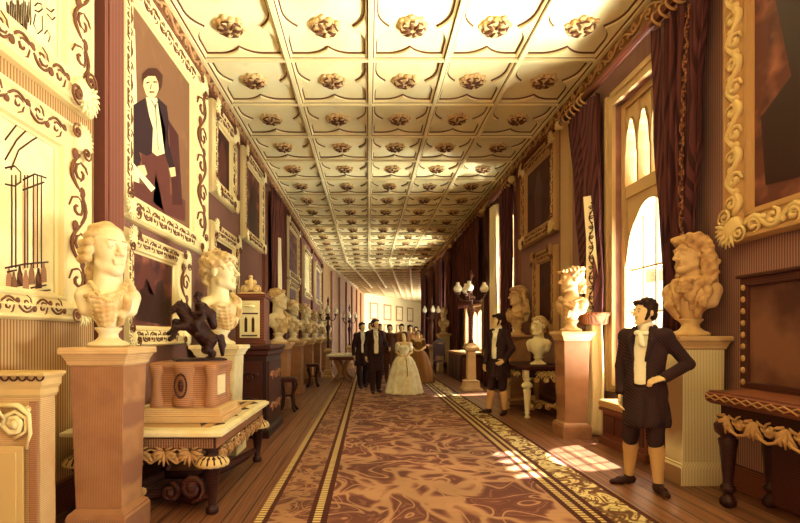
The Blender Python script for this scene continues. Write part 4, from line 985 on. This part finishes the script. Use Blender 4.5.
# pale topped table far left
r = thing('pier_table', 'far pale topped table on a curved base, left of the walking party', 'table', (-.78, 14.9, .0125))
mb = MB(); mb.stack(0, 0, [(.40, .78, .76), (.43, .81, .78), (.43, .81, .82), (.40, .78, .83)]); mb.build('table_top', m_white, r, .005)
mb = MB(); mb.box(-.36, .36, -.74, .74, .66, .76); mb.build('apron', m_mid, r)
for sy in (-1, 1):
    l = MB(); l.tube([(-.2, sy*.6, .66), (-.1, sy*.6, .5), (-.05, sy*.6, .3), (-.12, sy*.6, .12), (-.25, sy*.6, .05)], [.07, .08, .07, .06, .05], 8); l.tube([(.2, sy*.6, .66), (.1, sy*.6, .5), (.05, sy*.6, .3), (.12, sy*.6, .12), (.25, sy*.6, .05)], [.07, .08, .07, .06, .05], 8); l.box(-.3, .3, sy*.6-.08, sy*.6+.08, 0, .05); l.build('leg', m_tandark, r)
# right console with pale turned legs
r = thing('console_table', 'dark console with pale turned legs and carved apron, carrying the bare chested bust', 'console table', (3.0, 8.72, 0))
mb = MB(); mb.prism_z([(-.42, -.5), (-.28, -.7), (.34, -.7), (.34, .7), (-.42, .7)], .83, .86); mb.prism_z([(-.45, -.52), (-.3, -.73), (.36, -.73), (.36, .73), (-.45, .73)], .86, .9); mb.build('table_top', m_dark, r, .004)
mb = MB(); mb.prism_z([(-.36, -.45), (-.25, -.62), (.32, -.62), (.32, .62), (-.36, .62)], .7, .83); mb.build('apron', m_darker, r)
mb = MB()
for cx in (-.08, .08, .22):
    for a in (-PI/2, -PI/2-.8, -PI/2+.8): leaf(mb, cx, .8, -.64, a, .13, .08)
    scroll(mb, cx-.07, .66, -.64, .05, PI/2, 1, 1.3, .013); scroll(mb, cx+.07, .66, -.64, .05, PI/2, -1, 1.3, .013)
q = MB(); vine(q, -.42, .6, .74, 0, .08, .2, .014); mb.add([(-.375+v[1], v[0], v[2]) for v in q.v], q.f, 0, True); mb.build('carved_apron', m_giltmid, r)
for lx, ly, mt in ((-.28, -.52, m_marble), (-.3, .56, m_giltmid), (.26, -.56, m_giltdk), (.26, .56, m_giltdk)):
    l = MB(); l.box(lx-.07, lx+.07, ly-.07, ly+.07, .69, .83); turned_leg(l, lx, ly, 0, .69, .06); l.build('leg', mt, r)
mb = MB()
for pa, pb in (((-.28, -.52), (.26, .56)), ((-.3, .56), (.26, -.56))):
    mb.tube([(pa[0], pa[1], .16), ((pa[0]*2+pb[0])/3, (pa[1]*2+pb[1])/3, .24), (0, 0, .18), ((pa[0]+pb[0]*2)/3, (pa[1]+pb[1]*2)/3, .24), (pb[0], pb[1], .16)], .03, 8)
for k in range(4): scroll(mb, -.2+.14*k, .2, -.5, .06, 0, 1 if k % 2 else -1, 1.3, .018)
mb.ball((0, 0, .24), (.08, .08, .1), 0, 10, 6); mb.build('stretcher', m_giltdk, r)
# near right console with the dark mirror
r = thing('console_table', 'dark carved console with lattice edge at the lower right corner', 'console table', (3.14, 3.2, 0))
mb = MB(); mb.stack(0, 0, [(.24, .86, .845), (.26, .88, .86), (.27, .89, .875), (.27, .89, .93), (.25, .87, .945), (.25, .87, .955)]); tp = mb.build('table_top', m_mid, r, .004)
mb = MB()
for k in range(16):
    a, b = -.88+.11*k, -.88+.11*(k+1)
    mb.tube([(-.272, a, .88), (-.272, b, .925)], .006, 5); mb.tube([(-.272, a, .925), (-.272, b, .88)], .006, 5)
for k in range(5): mb.tube([(-.25+.1*k, .892, .88), (-.15+.1*k, .892, .925)], .006, 5)
mb.build('lattice_edge', m_giltdk, tp)
mb = MB(); mb.box(-.2, .24, -.8, .8, .74, .845); mb.build('apron', m_darker, r)
mb = MB()
q = MB()
for k in range(6):
    u = -.7+.28*k
    for a in (-PI/2, -PI/2-.7, -PI/2+.7): leaf(q, u, .76, 0, a, .14, .09)
    scroll(q, u+.14, .72, 0, .06, PI/2, 1, 1.4, .016)
    q.tube([(u, 0, .74), (u+.07, -.02, .65), (u+.14, -.02, .63), (u+.21, -.02, .65), (u+.28, 0, .74)], .012, 6)
mb.add([(-.225+v[1], -v[0], v[2]) for v in q.v], q.f, 0, True); mb.build('garland', m_giltdk, r)
for lx, ly in ((-.17, .76), (-.17, -.76), (.18, .76), (.18, -.76)):
    l = MB(); l.lathe([(.03, 0), (.055, .02), (.06, .06), (.035, .1), (.03, .12), (.055, .14), (.055, .17), (.035, .19), (.035, .22), (.06, .5), (.07, .56), (.05, .58), (.09, .62), (.1, .68), (.06, .72), (.08, .75)], (lx, ly, 0), 18, 0, 9, .04); l.build('leg', m_darker, r)
mb = MB(); mb.box(.14, .22, -.7, .7, .05, .74); mb.build('back_board', m_dark, r)
r = thing('mirror', 'large dark mirror in a studded frame standing on the lower right console', 'mirror', (3.3, 3.2, .957)); r.scale = (1, 1, .93)
mb = MB(); mb.box(-.03, .05, -.98+.1, 1.02, 0, .06); mb.box(-.03, .05, -.88, 1.02, .95, 1.03); mb.box(-.03, .05, .94, 1.02, .06, .95); mb.box(-.03, .05, -.88, -.8, .06, .95); mb.box(-.05, .06, -.9, 1.05, 1.03, 1.06); mb.build('frame', m_dark, r, .004)
mb = MB(); mb.box(-.005, .04, -.8, .94, .06, .95); mb.build('mirror_glass', m_mirror, r)
for k in range(9):
    mb = MB(); mb.ball((-.035, .98, .06+.11*k), (.015, .022, .03), 0, 8, 5); mb.build('stud', m_giltdk, r)
# low cabinet beneath the bright window
r = thing('low_cabinet', 'dark low cabinet under the bright low window behind the torchere', 'cabinet', (3.08, 15.4, 0))
mb = MB(); mb.box(-.3, .3, -1.15, 1.15, 0, .82); mb.box(-.26, .26, -1.1, 1.1, .82, .84); mb.build('body', m_dark, r, .01)
mb = MB(); mb.box(-.35, .3, -1.2, 1.2, .84, .9); mb.build('top', m_tanstone, r, .008)
for k in range(3): d_ = MB(); d_.box(-.32, -.3, -1.05+.72*k, -.39+.72*k, .1, .75); d_.build('door', m_darker, r, .005)
mb = MB(); mb.box(-.28, .28, -1.17, -1.15, .1, .75); mb.build('end_panel', m_mid, r)
# window seat in the bay
r = thing('window_seat', 'cushioned wooden window seat below the gothic window, behind the standing man', 'window seat', (3.34, 5.80, 0)); r.scale = (1, .8, 1)
mb = MB(); mb.box(-.3, .05, -.66, .66, 0, .1); mb.box(-.26, .05, -.62, .62, .1, .44); mb.box(-.3, .05, -.66, .66, .44, .48); mb.build('base', m_mid, r, .006)
mb = MB()
for k in range(3): mb.box(-.275, -.26, -.56+.39*k, -.22+.39*k, .16, .39)
mb.box(-.2, .0, -.635, -.62, .16, .39); mb.build('front_panel', m_dark, r, .004)
mb = MB(); mb.box(-.31, .05, -.67, .67, .48, .58); o = mb.build('cushion', m_seat, r, .035)
# torcheres and lamps
def torchere(label, x, y, h, globes, group='candelabra standards', mat=None, s=1.0):
    mat = mat or m_metal
    r = thing('torchere', label, 'lamp stand', (x, y, .0125 if -.9 < x < 2.2 else 0), 0, group)
    mb = MB(); mb.stack(0, 0, [(.25*s, .25*s, 0), (.25*s, .25*s, .06), (.2*s, .2*s, .09), (.18*s, .18*s, .22), (.2*s, .2*s, .24), (.12*s, .12*s, .27)]); mb.build('base', m_tanstone, r, .005)
    mb = MB(); k = h-.9
    mb.stack(0, 0, [(.11*s, .11*s, .27), (.1*s, .1*s, k*.45), (.17*s, .17*s, k*.47), (.19*s, .19*s, k*.5), (.12*s, .12*s, k*.53), (.09*s, .09*s, k*.55)]); mb.build('shaft', m_tanstone, r, .004)
    mb = MB(); mb.lathe([(.07*s, k*.55), (.05*s, k*.6), (.06*s, k*.85), (.09*s, k*.9), (.11*s, k*.94), (.05*s, k*.98), (.04*s, k+.1), (.1*s, k+.16), (.12*s, k+.2), (.05*s, k+.25), (.035*s, k+.45), (.07*s, k+.5), (.03*s, k+.54), (.03*s, k+.7), (.055*s, k+.76), (.03*s, k+.82), (.01*s, k+.9)], (0, 0, 0), 14); mb.build('stem', mat, r)
    for a in globes:
        dx, dy = math.cos(a), math.sin(a); g = .34*s
        mb = MB(); mb.tube([(0, 0, k+.2), (dx*g*.4, dy*g*.4, k+.1), (dx*g*.8, dy*g*.8, k+.12), (dx*g, dy*g, k+.22), (dx*g, dy*g, k+.28)], .02*s, 6); scroll(mb, .0, k+.1, 0, .01, 0); ar = mb.build('arm', mat, r)
        mb = MB(); mb.lathe([(.05*s, k+.27), (.08*s, k+.3), (.05*s, k+.32)], (dx*g, dy*g, 0), 12); mb.build('lamp_cup', mat, ar)
        mb = MB(); mb.lathe([(.06*s, k+.32), (.105*s, k+.37), (.115*s, k+.43), (.08*s, k+.49), (.05*s, k+.51), (.045*s, k+.58)], (dx*g, dy*g, 0), 16); mb.build('lamp_globe', m_globe, ar)
    return r
torchere('tall candelabrum standard with white lamp globes on the right, beyond the footman', 2.66, 12.4, 3.1, [R(180), R(0), R(250), R(100)])
torchere('far slim lamp standard with three globes near the end of the right wall', 2.44, 18.3, 2.85, [R(180), R(20), R(270)], s=.8)
torchere('slim dark lamp standard in front of the far left busts', -1.33, 16.0, 2.7, [R(180), R(0), R(270)], mat=m_darker, s=.75)
torchere('second slim dark lamp standard, furthest on the left side', -.78, 20.2, 2.7, [R(180), R(0), R(270)], mat=m_darker, s=.75)
# dark draped things at the far right
r = thing('draped_chest', 'dark red draped chest in the shadow at the far end of the right wall', 'chest', (2.72, 20.7, 0))
s = SDF(); s.box((0, 0, .5), (.42, .6, .5), .08, .02); s.cap((-.45, -.55, .9), (-.5, -.6, .05), .1, .14, .08, '+', ('f', .03, (30, 30, 0))).cap((.0, -.6, .9), (.0, -.66, .05), .12, .16, .08, '+', ('f', .03, (30, 30, 0))).cap((-.5, .1, .9), (-.55, .1, .05), .12, .15, .08, '+', ('f', .03, (30, 30, 0))).plane((0, 0, -1), (0, 0, .003)); s.build('drapery', m_curtainm, r, .03)
stool2 = thing('carved_chair', 'dark carved chair between the draped chest and the slim bust pedestal', 'chair', (2.62, 17.5, 0))
mb = MB(); mb.box(-.22, .22, -.22, .22, .42, .5); mb.build('seat', m_dark, stool2, .02)
for sx in (-1, 1):
    for sy in (-1, 1): l = MB(); turned_leg(l, sx*.19, sy*.19, 0, .42, .03); l.build('leg', m_darker, stool2)
mb = MB(); mb.box(-.22, -.17, .18, .22, .5, 1.15); mb.box(.17, .22, .18, .22, .5, 1.15); mb.box(-.17, .17, .185, .215, .65, 1.1); mb.prism([(-.22, 1.15), (.22, 1.15), (.1, 1.25), (0, 1.3), (-.1, 1.25)], .18, .22); mb.build('backrest', m_darker, stool2)
# ------------------------------------------------------------------ people
def V3(*a): return Vector(a)
def hand_prims(s, w, f, n, t, curl=.5, sc=1.0):
    """palm and five fingers: f along the hand, n out of the palm, t towards the thumb"""
    f, n, t = Vector(f).normalized(), Vector(n).normalized(), Vector(t).normalized(); n = (n-f*n.dot(f)).normalized(); t = (t-f*t.dot(f)-n*t.dot(n)).normalized()
    w = Vector(w)
    for o in (-.024, -.008, .008, .024): s.cap(tuple(w+f*.01*sc+t*o*.7*sc), tuple(w+f*.085*sc+t*o*1.1*sc), .014*sc, .0125*sc, .012)
    for o, l in ((.030, .070), (.010, .080), (-.010, .074), (-.029, .058)):
        b = w+f*.085*sc+t*o*sc; a1 = curl*.6; d1 = f*math.cos(a1)+n*math.sin(a1); a2 = curl*1.7; d2 = f*math.cos(a2)+n*math.sin(a2)
        m = b+d1*l*.55*sc; e = m+d2*l*.5*sc
        s.cap(tuple(b), tuple(m), .0095*sc, .0088*sc, .005); s.cap(tuple(m), tuple(e), .0088*sc, .0075*sc, .003)
    b = w+f*.03*sc+t*.026*sc; m = b+(f*.7+t*.7+n*.25).normalized()*.04*sc; e = m+(f*.95+t*.2+n*.35).normalized()*.034*sc
    s.cap(tuple(b), tuple(m), .0125*sc, .011*sc, .01); s.cap(tuple(m), tuple(e), .0105*sc, .0085*sc, .004)
def figure(label, loc, rz, h, J=None, coat=m_black, legs='hose', yaw=0, pitch=0, hairm=m_hairm, group=None, vest=m_white, scale=1.0, burns=True, legm=None, hair='short', tail=.62):
    D = dict(shR=(-.165, .0, 1.445), elR=(-.235, .03, 1.15), wrR=(-.25, -.06, .90), hfR=(.05, -.25, -1), hnR=(1, 0, -.1), htR=(0, -1, -.2),
             shL=(.165, .0, 1.445), elL=(.235, .03, 1.15), wrL=(.25, -.06, .90), hfL=(-.05, -.25, -1), hnL=(-1, 0, -.1), htL=(0, -1, -.2),
             knR=(-.1, -.02, .5), anR=(-.11, .03, .09), ftR=(-.3, -1), knL=(.1, -.02, .5), anL=(.11, .03, .09), ftL=(.3, -1), cR=.5, cL=.5)
    D.update(J or {})
    r = thing('person', label, 'person', loc, rz, group, scale)
    hipR, hipL = (-.09, .0, .92), (.09, .0, .92)
    hd = (0, -.02, 1.665)
    def torso(s, e):
        s.ell((0, .0, .96), (.165+e, .115+e, .12+e), .05); s.cap((0, 0, 1.0), (0, .0, 1.16), .115+e, .12+e, .05); s.ell((0, .0, 1.27), (.165+e, .118+e, .2+e), .05)
        s.cap(D['shR'], D['shL'], .056+e, .056+e, .05); s.ell((0, .0, 1.42), (.13+e, .085+e, .085+e), .04)
        s.ell((0, 0, 1.10), (.14+e, .105+e, .14+e), .05)
    def arm(s, S, e, wend=1.0):
        a, b, c = Vector(D['sh'+S]), Vector(D['el'+S]), Vector(D['wr'+S]); c2 = b.lerp(c, wend)
        s.cap(tuple(a), tuple(b), .052+e, .042+e, .04); s.cap(tuple(b), tuple(c2), .041+e, .031+e+(.006 if e else 0), .015)
    def thigh(s, S, e, t=1.0):
        hp = Vector(hipR if S == 'R' else hipL); k = Vector(D['kn'+S]); s.cap(tuple(hp), tuple(hp.lerp(k, t)), .092+e, .062+e, .03)
    def shin(s, S, e, t0=0.0, t1=1.0):
        k = Vector(D['kn'+S]); a = Vector(D['an'+S]); m = k.lerp(a, .3)+Vector((0, .015, 0))
        s.cap(tuple(k), tuple(m), .056+e, .06+e, .02); s.cap(tuple(m), tuple(a), .06+e, .036+e, .02)
    def foot(s, S, e):
        a = Vector(D['an'+S]); f = Vector(D['ft'+S]+(0,)).normalized(); g = Vector((a.x, a.y, 0))
        s.cap(tuple(g-f*.03+V3(0, 0, .036+e*.3)), tuple(g+f*.1+V3(0, 0, .032)), .034+e, .034+e*.6, .02); s.cap(tuple(g+f*.1+V3(0, 0, .03)), tuple(g+f*.185+V3(0, 0, .022)), .036+e*.6, .02+e, .02); s.cap(tuple(a), tuple(g+V3(0, 0, .045)), .036+e, .036+e, .02)
        s.plane((0, 0, -1), (0, 0, .0))
    HM = Matrix.Translation(hd) @ Matrix.Rotation(R(yaw), 4, 'Z') @ Matrix.Rotation(R(pitch), 4, 'X') @ Matrix.Scale(.98, 4)
    # the body itself, one continuous skin
    s = SDF(); torso(s, -.006)
    for S in 'RL': arm(s, S, -.004); thigh(s, S, -.006); shin(s, S, -.003); foot(s, S, -.004)
    for S in 'RL': hand_prims(s, D['wr'+S], D['hf'+S], D['hn'+S], D['ht'+S], D['c'+S], 1.02)
    s.cap((0, .02, 1.46), (0, .005, 1.58), .058, .054, .03)
    s.Mx = HM; head_prims(s); s.Mx = Matrix.Identity(4)
    s.build('body', m_skin, r, h)
    # hair with brows and whiskers
    s = SDF(); s.Mx = HM
    s.ell((0, .03, .06), (.088, .102, .09), .01, '+', None, ('b', .008, 90)); s.cap((-.045, -.058, .1), (.045, -.062, .1), .024, .024, .012, '+', ('b', .008, 90)); s.ell((0, .07, -.02), (.075, .05, .06), .02)
    s.ell((0, -.07, .012), (.064, .06, .066), .012, '-')
    if burns:
        for sx in (-1, 1): s.chain([(sx*.076, -.012, .04), (sx*.072, -.022, -.02), (sx*.058, -.035, -.062)], [.014, .016, .013], .008)
        s.cap((-.046, -.088, .038), (-.014, -.093, .035), .0045, .0045, .003).cap((.046, -.088, .038), (.014, -.093, .035), .0045, .0045, .003)
    if hair == 'bun': s.ell((0, .115, .045), (.05, .05, .05), .012)
    s.Mx = Matrix.Identity(4); s.build('hair', hairm, r, min(h, .008))
    if h < .007:
        for sx in (-1, 1):
            e_ = MB(); e_.ball((sx*.03, -.0905, .010), (.007, .004, .006), 0, 8, 5, HM); e_.build('eye', m_ink, r)
    if vest:
        s = SDF(); s.ell((0, -.0, 1.25), (.150, .128, .24), .02); s.ell((0, -.02, 1.12), (.135, .115, .15), .04); s.ell((0, -.0, 1.42), (.10, .098, .09), .03); s.plane((0, 1, 0), (0, -.03, 0)); s.ell((0, -.02, 1.03), (.13, .116, .1), .03); s.plane((0, 0, -1), (0, 0, .98)); s.build('waistcoat', vest, r, max(h, .007))
        s = SDF(); s.cap((0, .012, 1.475), (0, .004, 1.545), .070, .066, .02); s.ell((-.03, -.085, 1.475), (.04, .026, .03), .012).ell((.03, -.085, 1.475), (.04, .026, .03), .012).cap((0, -.1, 1.45), (0.012, -.125, 1.37), .022, .028, .015, '+', ('f', .006, (90, 0, 40))); s.build('cravat', vest, r, max(h, .007))
    # coat
    s = SDF(); torso(s, .018); s.chain([(-.07, .03, 1.525), (0, .075, 1.535), (.07, .03, 1.525)], .03, .02)
    if tail:
        s.cap((0, .012, 1.05), (0, .015, tail+.06), .135, .205, .05, '+', ('f', .012, (38, 26, 0)))
    for S in 'RL': arm(s, S, .013, .93)
    if vest:
        s.Mx = Matrix.Identity(4); s.box((0, -.17, 1.06), (.05, .16, .1), .02, .01, '-'); s.cap((0, -.14, 1.08), (0, -.14, 1.52), .045, .085, .01, '-'); s.cap((0, -.10, 1.44), (0, -.08, 1.6), .06, .075, .01, '-')
        for sx in (-1, 1): s.chain([(sx*.075, -.06, 1.52), (sx*.095, -.118, 1.40), (sx*.055, -.138, 1.22)], [.02, .028, .012], .01)
    s.plane((0, 0, -1), (0, 0, tail or .9)); s.build('coat', coat, r, max(h, .007))
    # legs
    s = SDF()
    if legs == 'hose':
        s.ell((0, 0, .96), (.165, .120, .12), .04); s.ell((0, -.01, 1.03), (.14, .122, .1), .03)
        for S in 'RL': thigh(s, S, .012); k = D['kn'+S]; s.cap(k, (k[0], k[1], k[2]-.04), .07, .068, .02)
        s.build('breeches', legm or coat, r, max(h, .008))
        for S in 'RL':
            s = SDF(); shin(s, S, .006); s.build('stocking', m_hose, r, max(h, .007))
    else:
        s.ell((0, 0, .95), (.165, .118, .1), .04)
        for S in 'RL': thigh(s, S, .014); shin(s, S, .022)
        s.build('trousers', legm or coat, r, max(h, .009))
    for S in 'RL':
        s = SDF(); foot(s, S, .006); s.plane((0, 0, 1), (0, 0, .085)); s.build('shoe', m_darker, r, max(h, .006))
    return r
figure('large standing man in dark coat with hand on hip, in front of the gothic window', (2.57, 4.45, 0), -50, .006,
       dict(elR=(-.23, .03, 1.15), wrR=(-.20, -.05, .89), hfR=(.0, -.2, -1), elL=(.32, .12, 1.19), wrL=(.20, -.10, 1.07), hfL=(-.75, -.45, -.25), hnL=(.1, .6, -.8), htL=(-.1, -.3, 1), cL=.6,
            knR=(-.12, -.03, .5), anR=(-.17, .06, .085), ftR=(-.55, -1), knL=(.10, -.04, .5), anL=(.12, -.02, .085), ftL=(.7, -.8)), yaw=-28, tail=.6, scale=.975)
figure('footman in dark coat and breeches standing by the right hand console', (2.35, 8.66, 0), -50, .0085,
       dict(knR=(-.12, -.05, .5), anR=(-.17, -.06, .085), elL=(.27, .02, 1.17), wrL=(.22, -.14, .98), hfL=(-.4, -.7, -.5)), yaw=-25, tail=.66)
grp = 'walking party in the middle of the corridor'
wk = dict(knR=(-.1, -.10, .52), anR=(-.1, -.18, .09), ftR=(-.1, -1), knL=(.1, -.0, .5), anL=(.1, .12, .1), ftL=(.1, -1))
figure('tall man in black coat walking arm in arm beside the lady in white', (.18, 11.75, .0125), 10, .011, dict(wk, elL=(.28, .06, 1.16), wrL=(.30, -.16, 1.08), hfL=(.2, -1, 0)), legs='long', yaw=25, group=grp, tail=.55)
figure('dark coated man at the left edge of the walking party', (-.16, 12.9, .0125), 15, .013, wk, legs='long', yaw=10, group=grp, scale=.97, tail=.6)
figure('dark coated man half hidden behind the tall man of the walking party', (.09, 13.7, .0125), 0, .013, wk, legs='long', yaw=-15, group=grp, scale=.98, tail=.6, vest=None)
# lady in the white gown
def lady(label, loc, rz, gown, bodice, h, scale=1.0, group=None, hairm=m_hairm, yaw=0):
    r = thing('person', label, 'person', loc, rz, group, scale)
    s = SDF(); s.ell((0, 0, 1.22), (.13, .1, .16), .04); s.cap((-.14, 0, 1.36), (.14, 0, 1.36), .05, .05, .04); s.cap((0, 0, .95), (0, 0, 1.1), .1, .09, .05); s.ell((0, .01, .95), (.15, .12, .12), .05)
    s.ell((-.055, -.075, 1.25), (.05, .05, .05), .02).ell((.055, -.075, 1.25), (.05, .05, .05), .02)
    AR = {}
    for sx in (-1, 1):
        s.chain([(sx*.16, 0, 1.37), (sx*.21, .03, 1.13), (sx*.08, -.14, 1.03)], [.045, .036, .026], .02); hand_prims(s, (sx*.08, -.14, 1.03), (-sx*.9, -.4, -.2), (0, .6, -.5), (0, -.3, 1), .6, .9)
        s.cap((sx*.08, 0, .93), (sx*.09, 0, .5), .08, .055, .03); s.cap((sx*.09, 0, .5), (sx*.09, .02, .08), .05, .034, .02); s.cap((sx*.09, .01, .035), (sx*.1, -.13, .03), .032, .026, .02)
    s.cap((0, .01, 1.38), (0, .0, 1.5), .045, .043, .03)
    HM = Matrix.Translation((0, -.015, 1.57)) @ Matrix.Rotation(R(yaw), 4, 'Z') @ Matrix.Scale(.92, 4)
    s.Mx = HM; head_prims(s); s.Mx = Matrix.Identity(4); s.build('body', m_skin, r, h)
    s = SDF(); s.Mx = HM; s.ell((0, .03, .055), (.086, .1, .088), .01).ell((0, .12, .03), (.05, .05, .05), .012); s.cap((-.07, -.03, .05), (-.075, .01, -.03), .022, .02, .01).cap((.07, -.03, .05), (.075, .01, -.03), .022, .02, .01); s.ell((0, -.07, .01), (.06, .06, .07), .012, '-'); s.Mx = Matrix.Identity(4); s.build('hair', hairm, r, .01)
    s = SDF(); s.ell((0, 0, 1.21), (.142, .112, .16), .04); s.cap((0, 0, 1.0), (0, 0, 1.1), .105, .1, .05); s.ell((-.055, -.08, 1.25), (.056, .054, .055), .02).ell((.055, -.08, 1.25), (.056, .054, .055), .02)
    s.plane((0, 0, 1), (0, 0, 1.335)); s.plane((0, 0, -1), (0, 0, .98))
    for sx in (-1, 1): s.cap((sx*.165, 0, 1.335), (sx*.185, .01, 1.22), .07, .06, .03, '+', ('b', .008, 60))
    s.build('bodice', bodice, r, .011)
    vs = []; fs = []; n = 72; prof = [(.11, 1.08), (.13, 1.05), (.22, .98), (.3, .85), (.38, .6), (.45, .3), (.5, .06), (.51, .012)]
    for i, (rr, z) in enumerate(prof):
        for k in range(n):
            a = 2*PI*k/n; w = 1+.06*(i/7)*math.sin(11*a+.6*math.sin(3*a))+.02*(i/7)*math.sin(23*a)
            vs.append((rr*w*math.cos(a), rr*w*math.sin(a), z))
    for i in range(len(prof)-1):
        for k in range(n): fs.append((i*n+k, (i+1)*n+k, (i+1)*n+(k+1) % n, i*n+(k+1) % n))
    o = mesh_obj('skirt', vs, fs, gown, r, None, True); o.modifiers.new('thickness', 'SOLIDIFY').thickness = .008
    mb = MB(); mb.tube([(0, -.13, 1.06), (.06, -.24, .95), (.09, -.36, .7), (.1, -.42, .5)], [.012, .018, .022, .012], 6, 0, .4); mb.lathe([(.116, 1.03), (.119, 1.05), (.116, 1.075)], (0, 0, 0), 24); mb.build('sash', m_tanc, r)
    return r
lady('lady in a wide white off shoulder gown leading the walking party', (.87, 11.6, .0125), -5, m_gown, m_white, .010, .88, grp, yaw=-20)
g2 = 'following party behind the couple'
bf = figure('man in brown behind and between the couple', (.66, 14.6, .0125), 0, .016, wk, m_brownc, 'long', 5, 0, m_hairm, g2, None, .96, tail=.55)
for x, y, lab, rz, sc, mt in ((1.08, 15.4, 'man in tan directly above the lady in white, in the following party', -10, .98, m_tanc), (1.42, 16.2, 'man in tan right behind the lady in white gown', 8, .97, m_tanc), (.42, 16.8, 'man in brown at the back of the following party, left', 0, 1.0, m_brownc), (1.72, 17.2, 'man in tan at the right edge of the following party', -12, .95, m_tanc)):
    c = bf.copy(); COL.objects.link(c); c['label'] = lab; c.location = (x, y, .0125); c.rotation_euler.z = R(rz); c.scale = (sc,)*3
    for ch in list(bf.children):
        d = ch.copy(); COL.objects.link(d); d.parent = c
        if mt is m_tanc and ch.name.split('.')[0] in ('coat', 'trousers'):
            d.data = ch.data.copy(); d.data.materials[0] = mt
lady('lady in a tan gown at the back right of the following party', (1.5, 14.3, .0125), -10, m_tanc, m_tanc, .014, .92, g2)
# ------------------------------------------------------------------ camera, daylight, added fill lamps
cam = bpy.data.cameras.new('camera'); co = bpy.data.objects.new('camera', cam); COL.objects.link(co)
co.location = (0, 0, CAMZ); co.rotation_euler = (PI/2, 0, 0); cam.sensor_width = 36; cam.lens = FPX/800*36
cam.shift_x = (400-VX)/800; cam.shift_y = -(261.5-VY)/800
cam.clip_start = .05; cam.clip_end = 300
SC.camera = co
w = bpy.data.worlds.new('sky'); SC.world = w; w.use_nodes = True
bg = w.node_tree.nodes['Background']; bg.inputs[0].default_value = (1.0, .99, .9, 1); bg.inputs[1].default_value = 1.5
sun = bpy.data.lights.new('sun', 'SUN'); sun.energy = 30; sun.color = (1, .98, .92); sun.angle = R(1.2)
so = bpy.data.objects.new('sun', sun); COL.objects.link(so); so.rotation_euler = Vector((-.45, -.17, -.88)).to_track_quat('-Z', 'Y').to_euler()
def area(name, loc, direction, sx, sy, power, col=(1, 1, 1)):
    l = bpy.data.lights.new(name, 'AREA'); l.shape = 'RECTANGLE'; l.size = sx; l.size_y = sy; l.energy = power; l.color = col
    o = bpy.data.objects.new(name, l); COL.objects.link(o); o.location = loc; o.rotation_euler = Vector(direction).to_track_quat('-Z', 'Y').to_euler(); return o
for i, (a, b, z0, z1) in enumerate(WIN):
    area('window_daylight', (XR+TW+.25, (a+b)/2, (z0+z1)/2), (-1, 0, .0), z1-z0, b-a, (20, 10, 220, 260, 260, 260, 260)[i]*(b-a)*(z1-z0)/5)
    if z1 > 3: area('outside_ceiling_fill', (XR+TW+.95, (a+b)/2, .1), (-.62, 0, .78), 1.6, b-a+1.2, (1600, 2200, 3000, 2200, 0, 1100, 700)[i])  # added lamp outside each tall window, aimed up to brighten the ceiling
area('rear_ceiling_fill', (0.5, -3.2, .5), (0, .22, .97), 5, 3, 120)  # added lamp behind the camera, aimed up to brighten the ceiling
area('far_bend_fill', (9, 45, 2.8), (-1, -.05, 0), 6, 4, 1700)  # added unseen lamp round the bend, brightens the end wall
vs_ = SC.view_settings; vs_.view_transform = 'Standard'; vs_.look = 'None'; vs_.gamma = 1; vs_.exposure = 0.15; vs_.use_curve_mapping = False
for o in SC.objects:
    if '_f' in o: del o['_f']
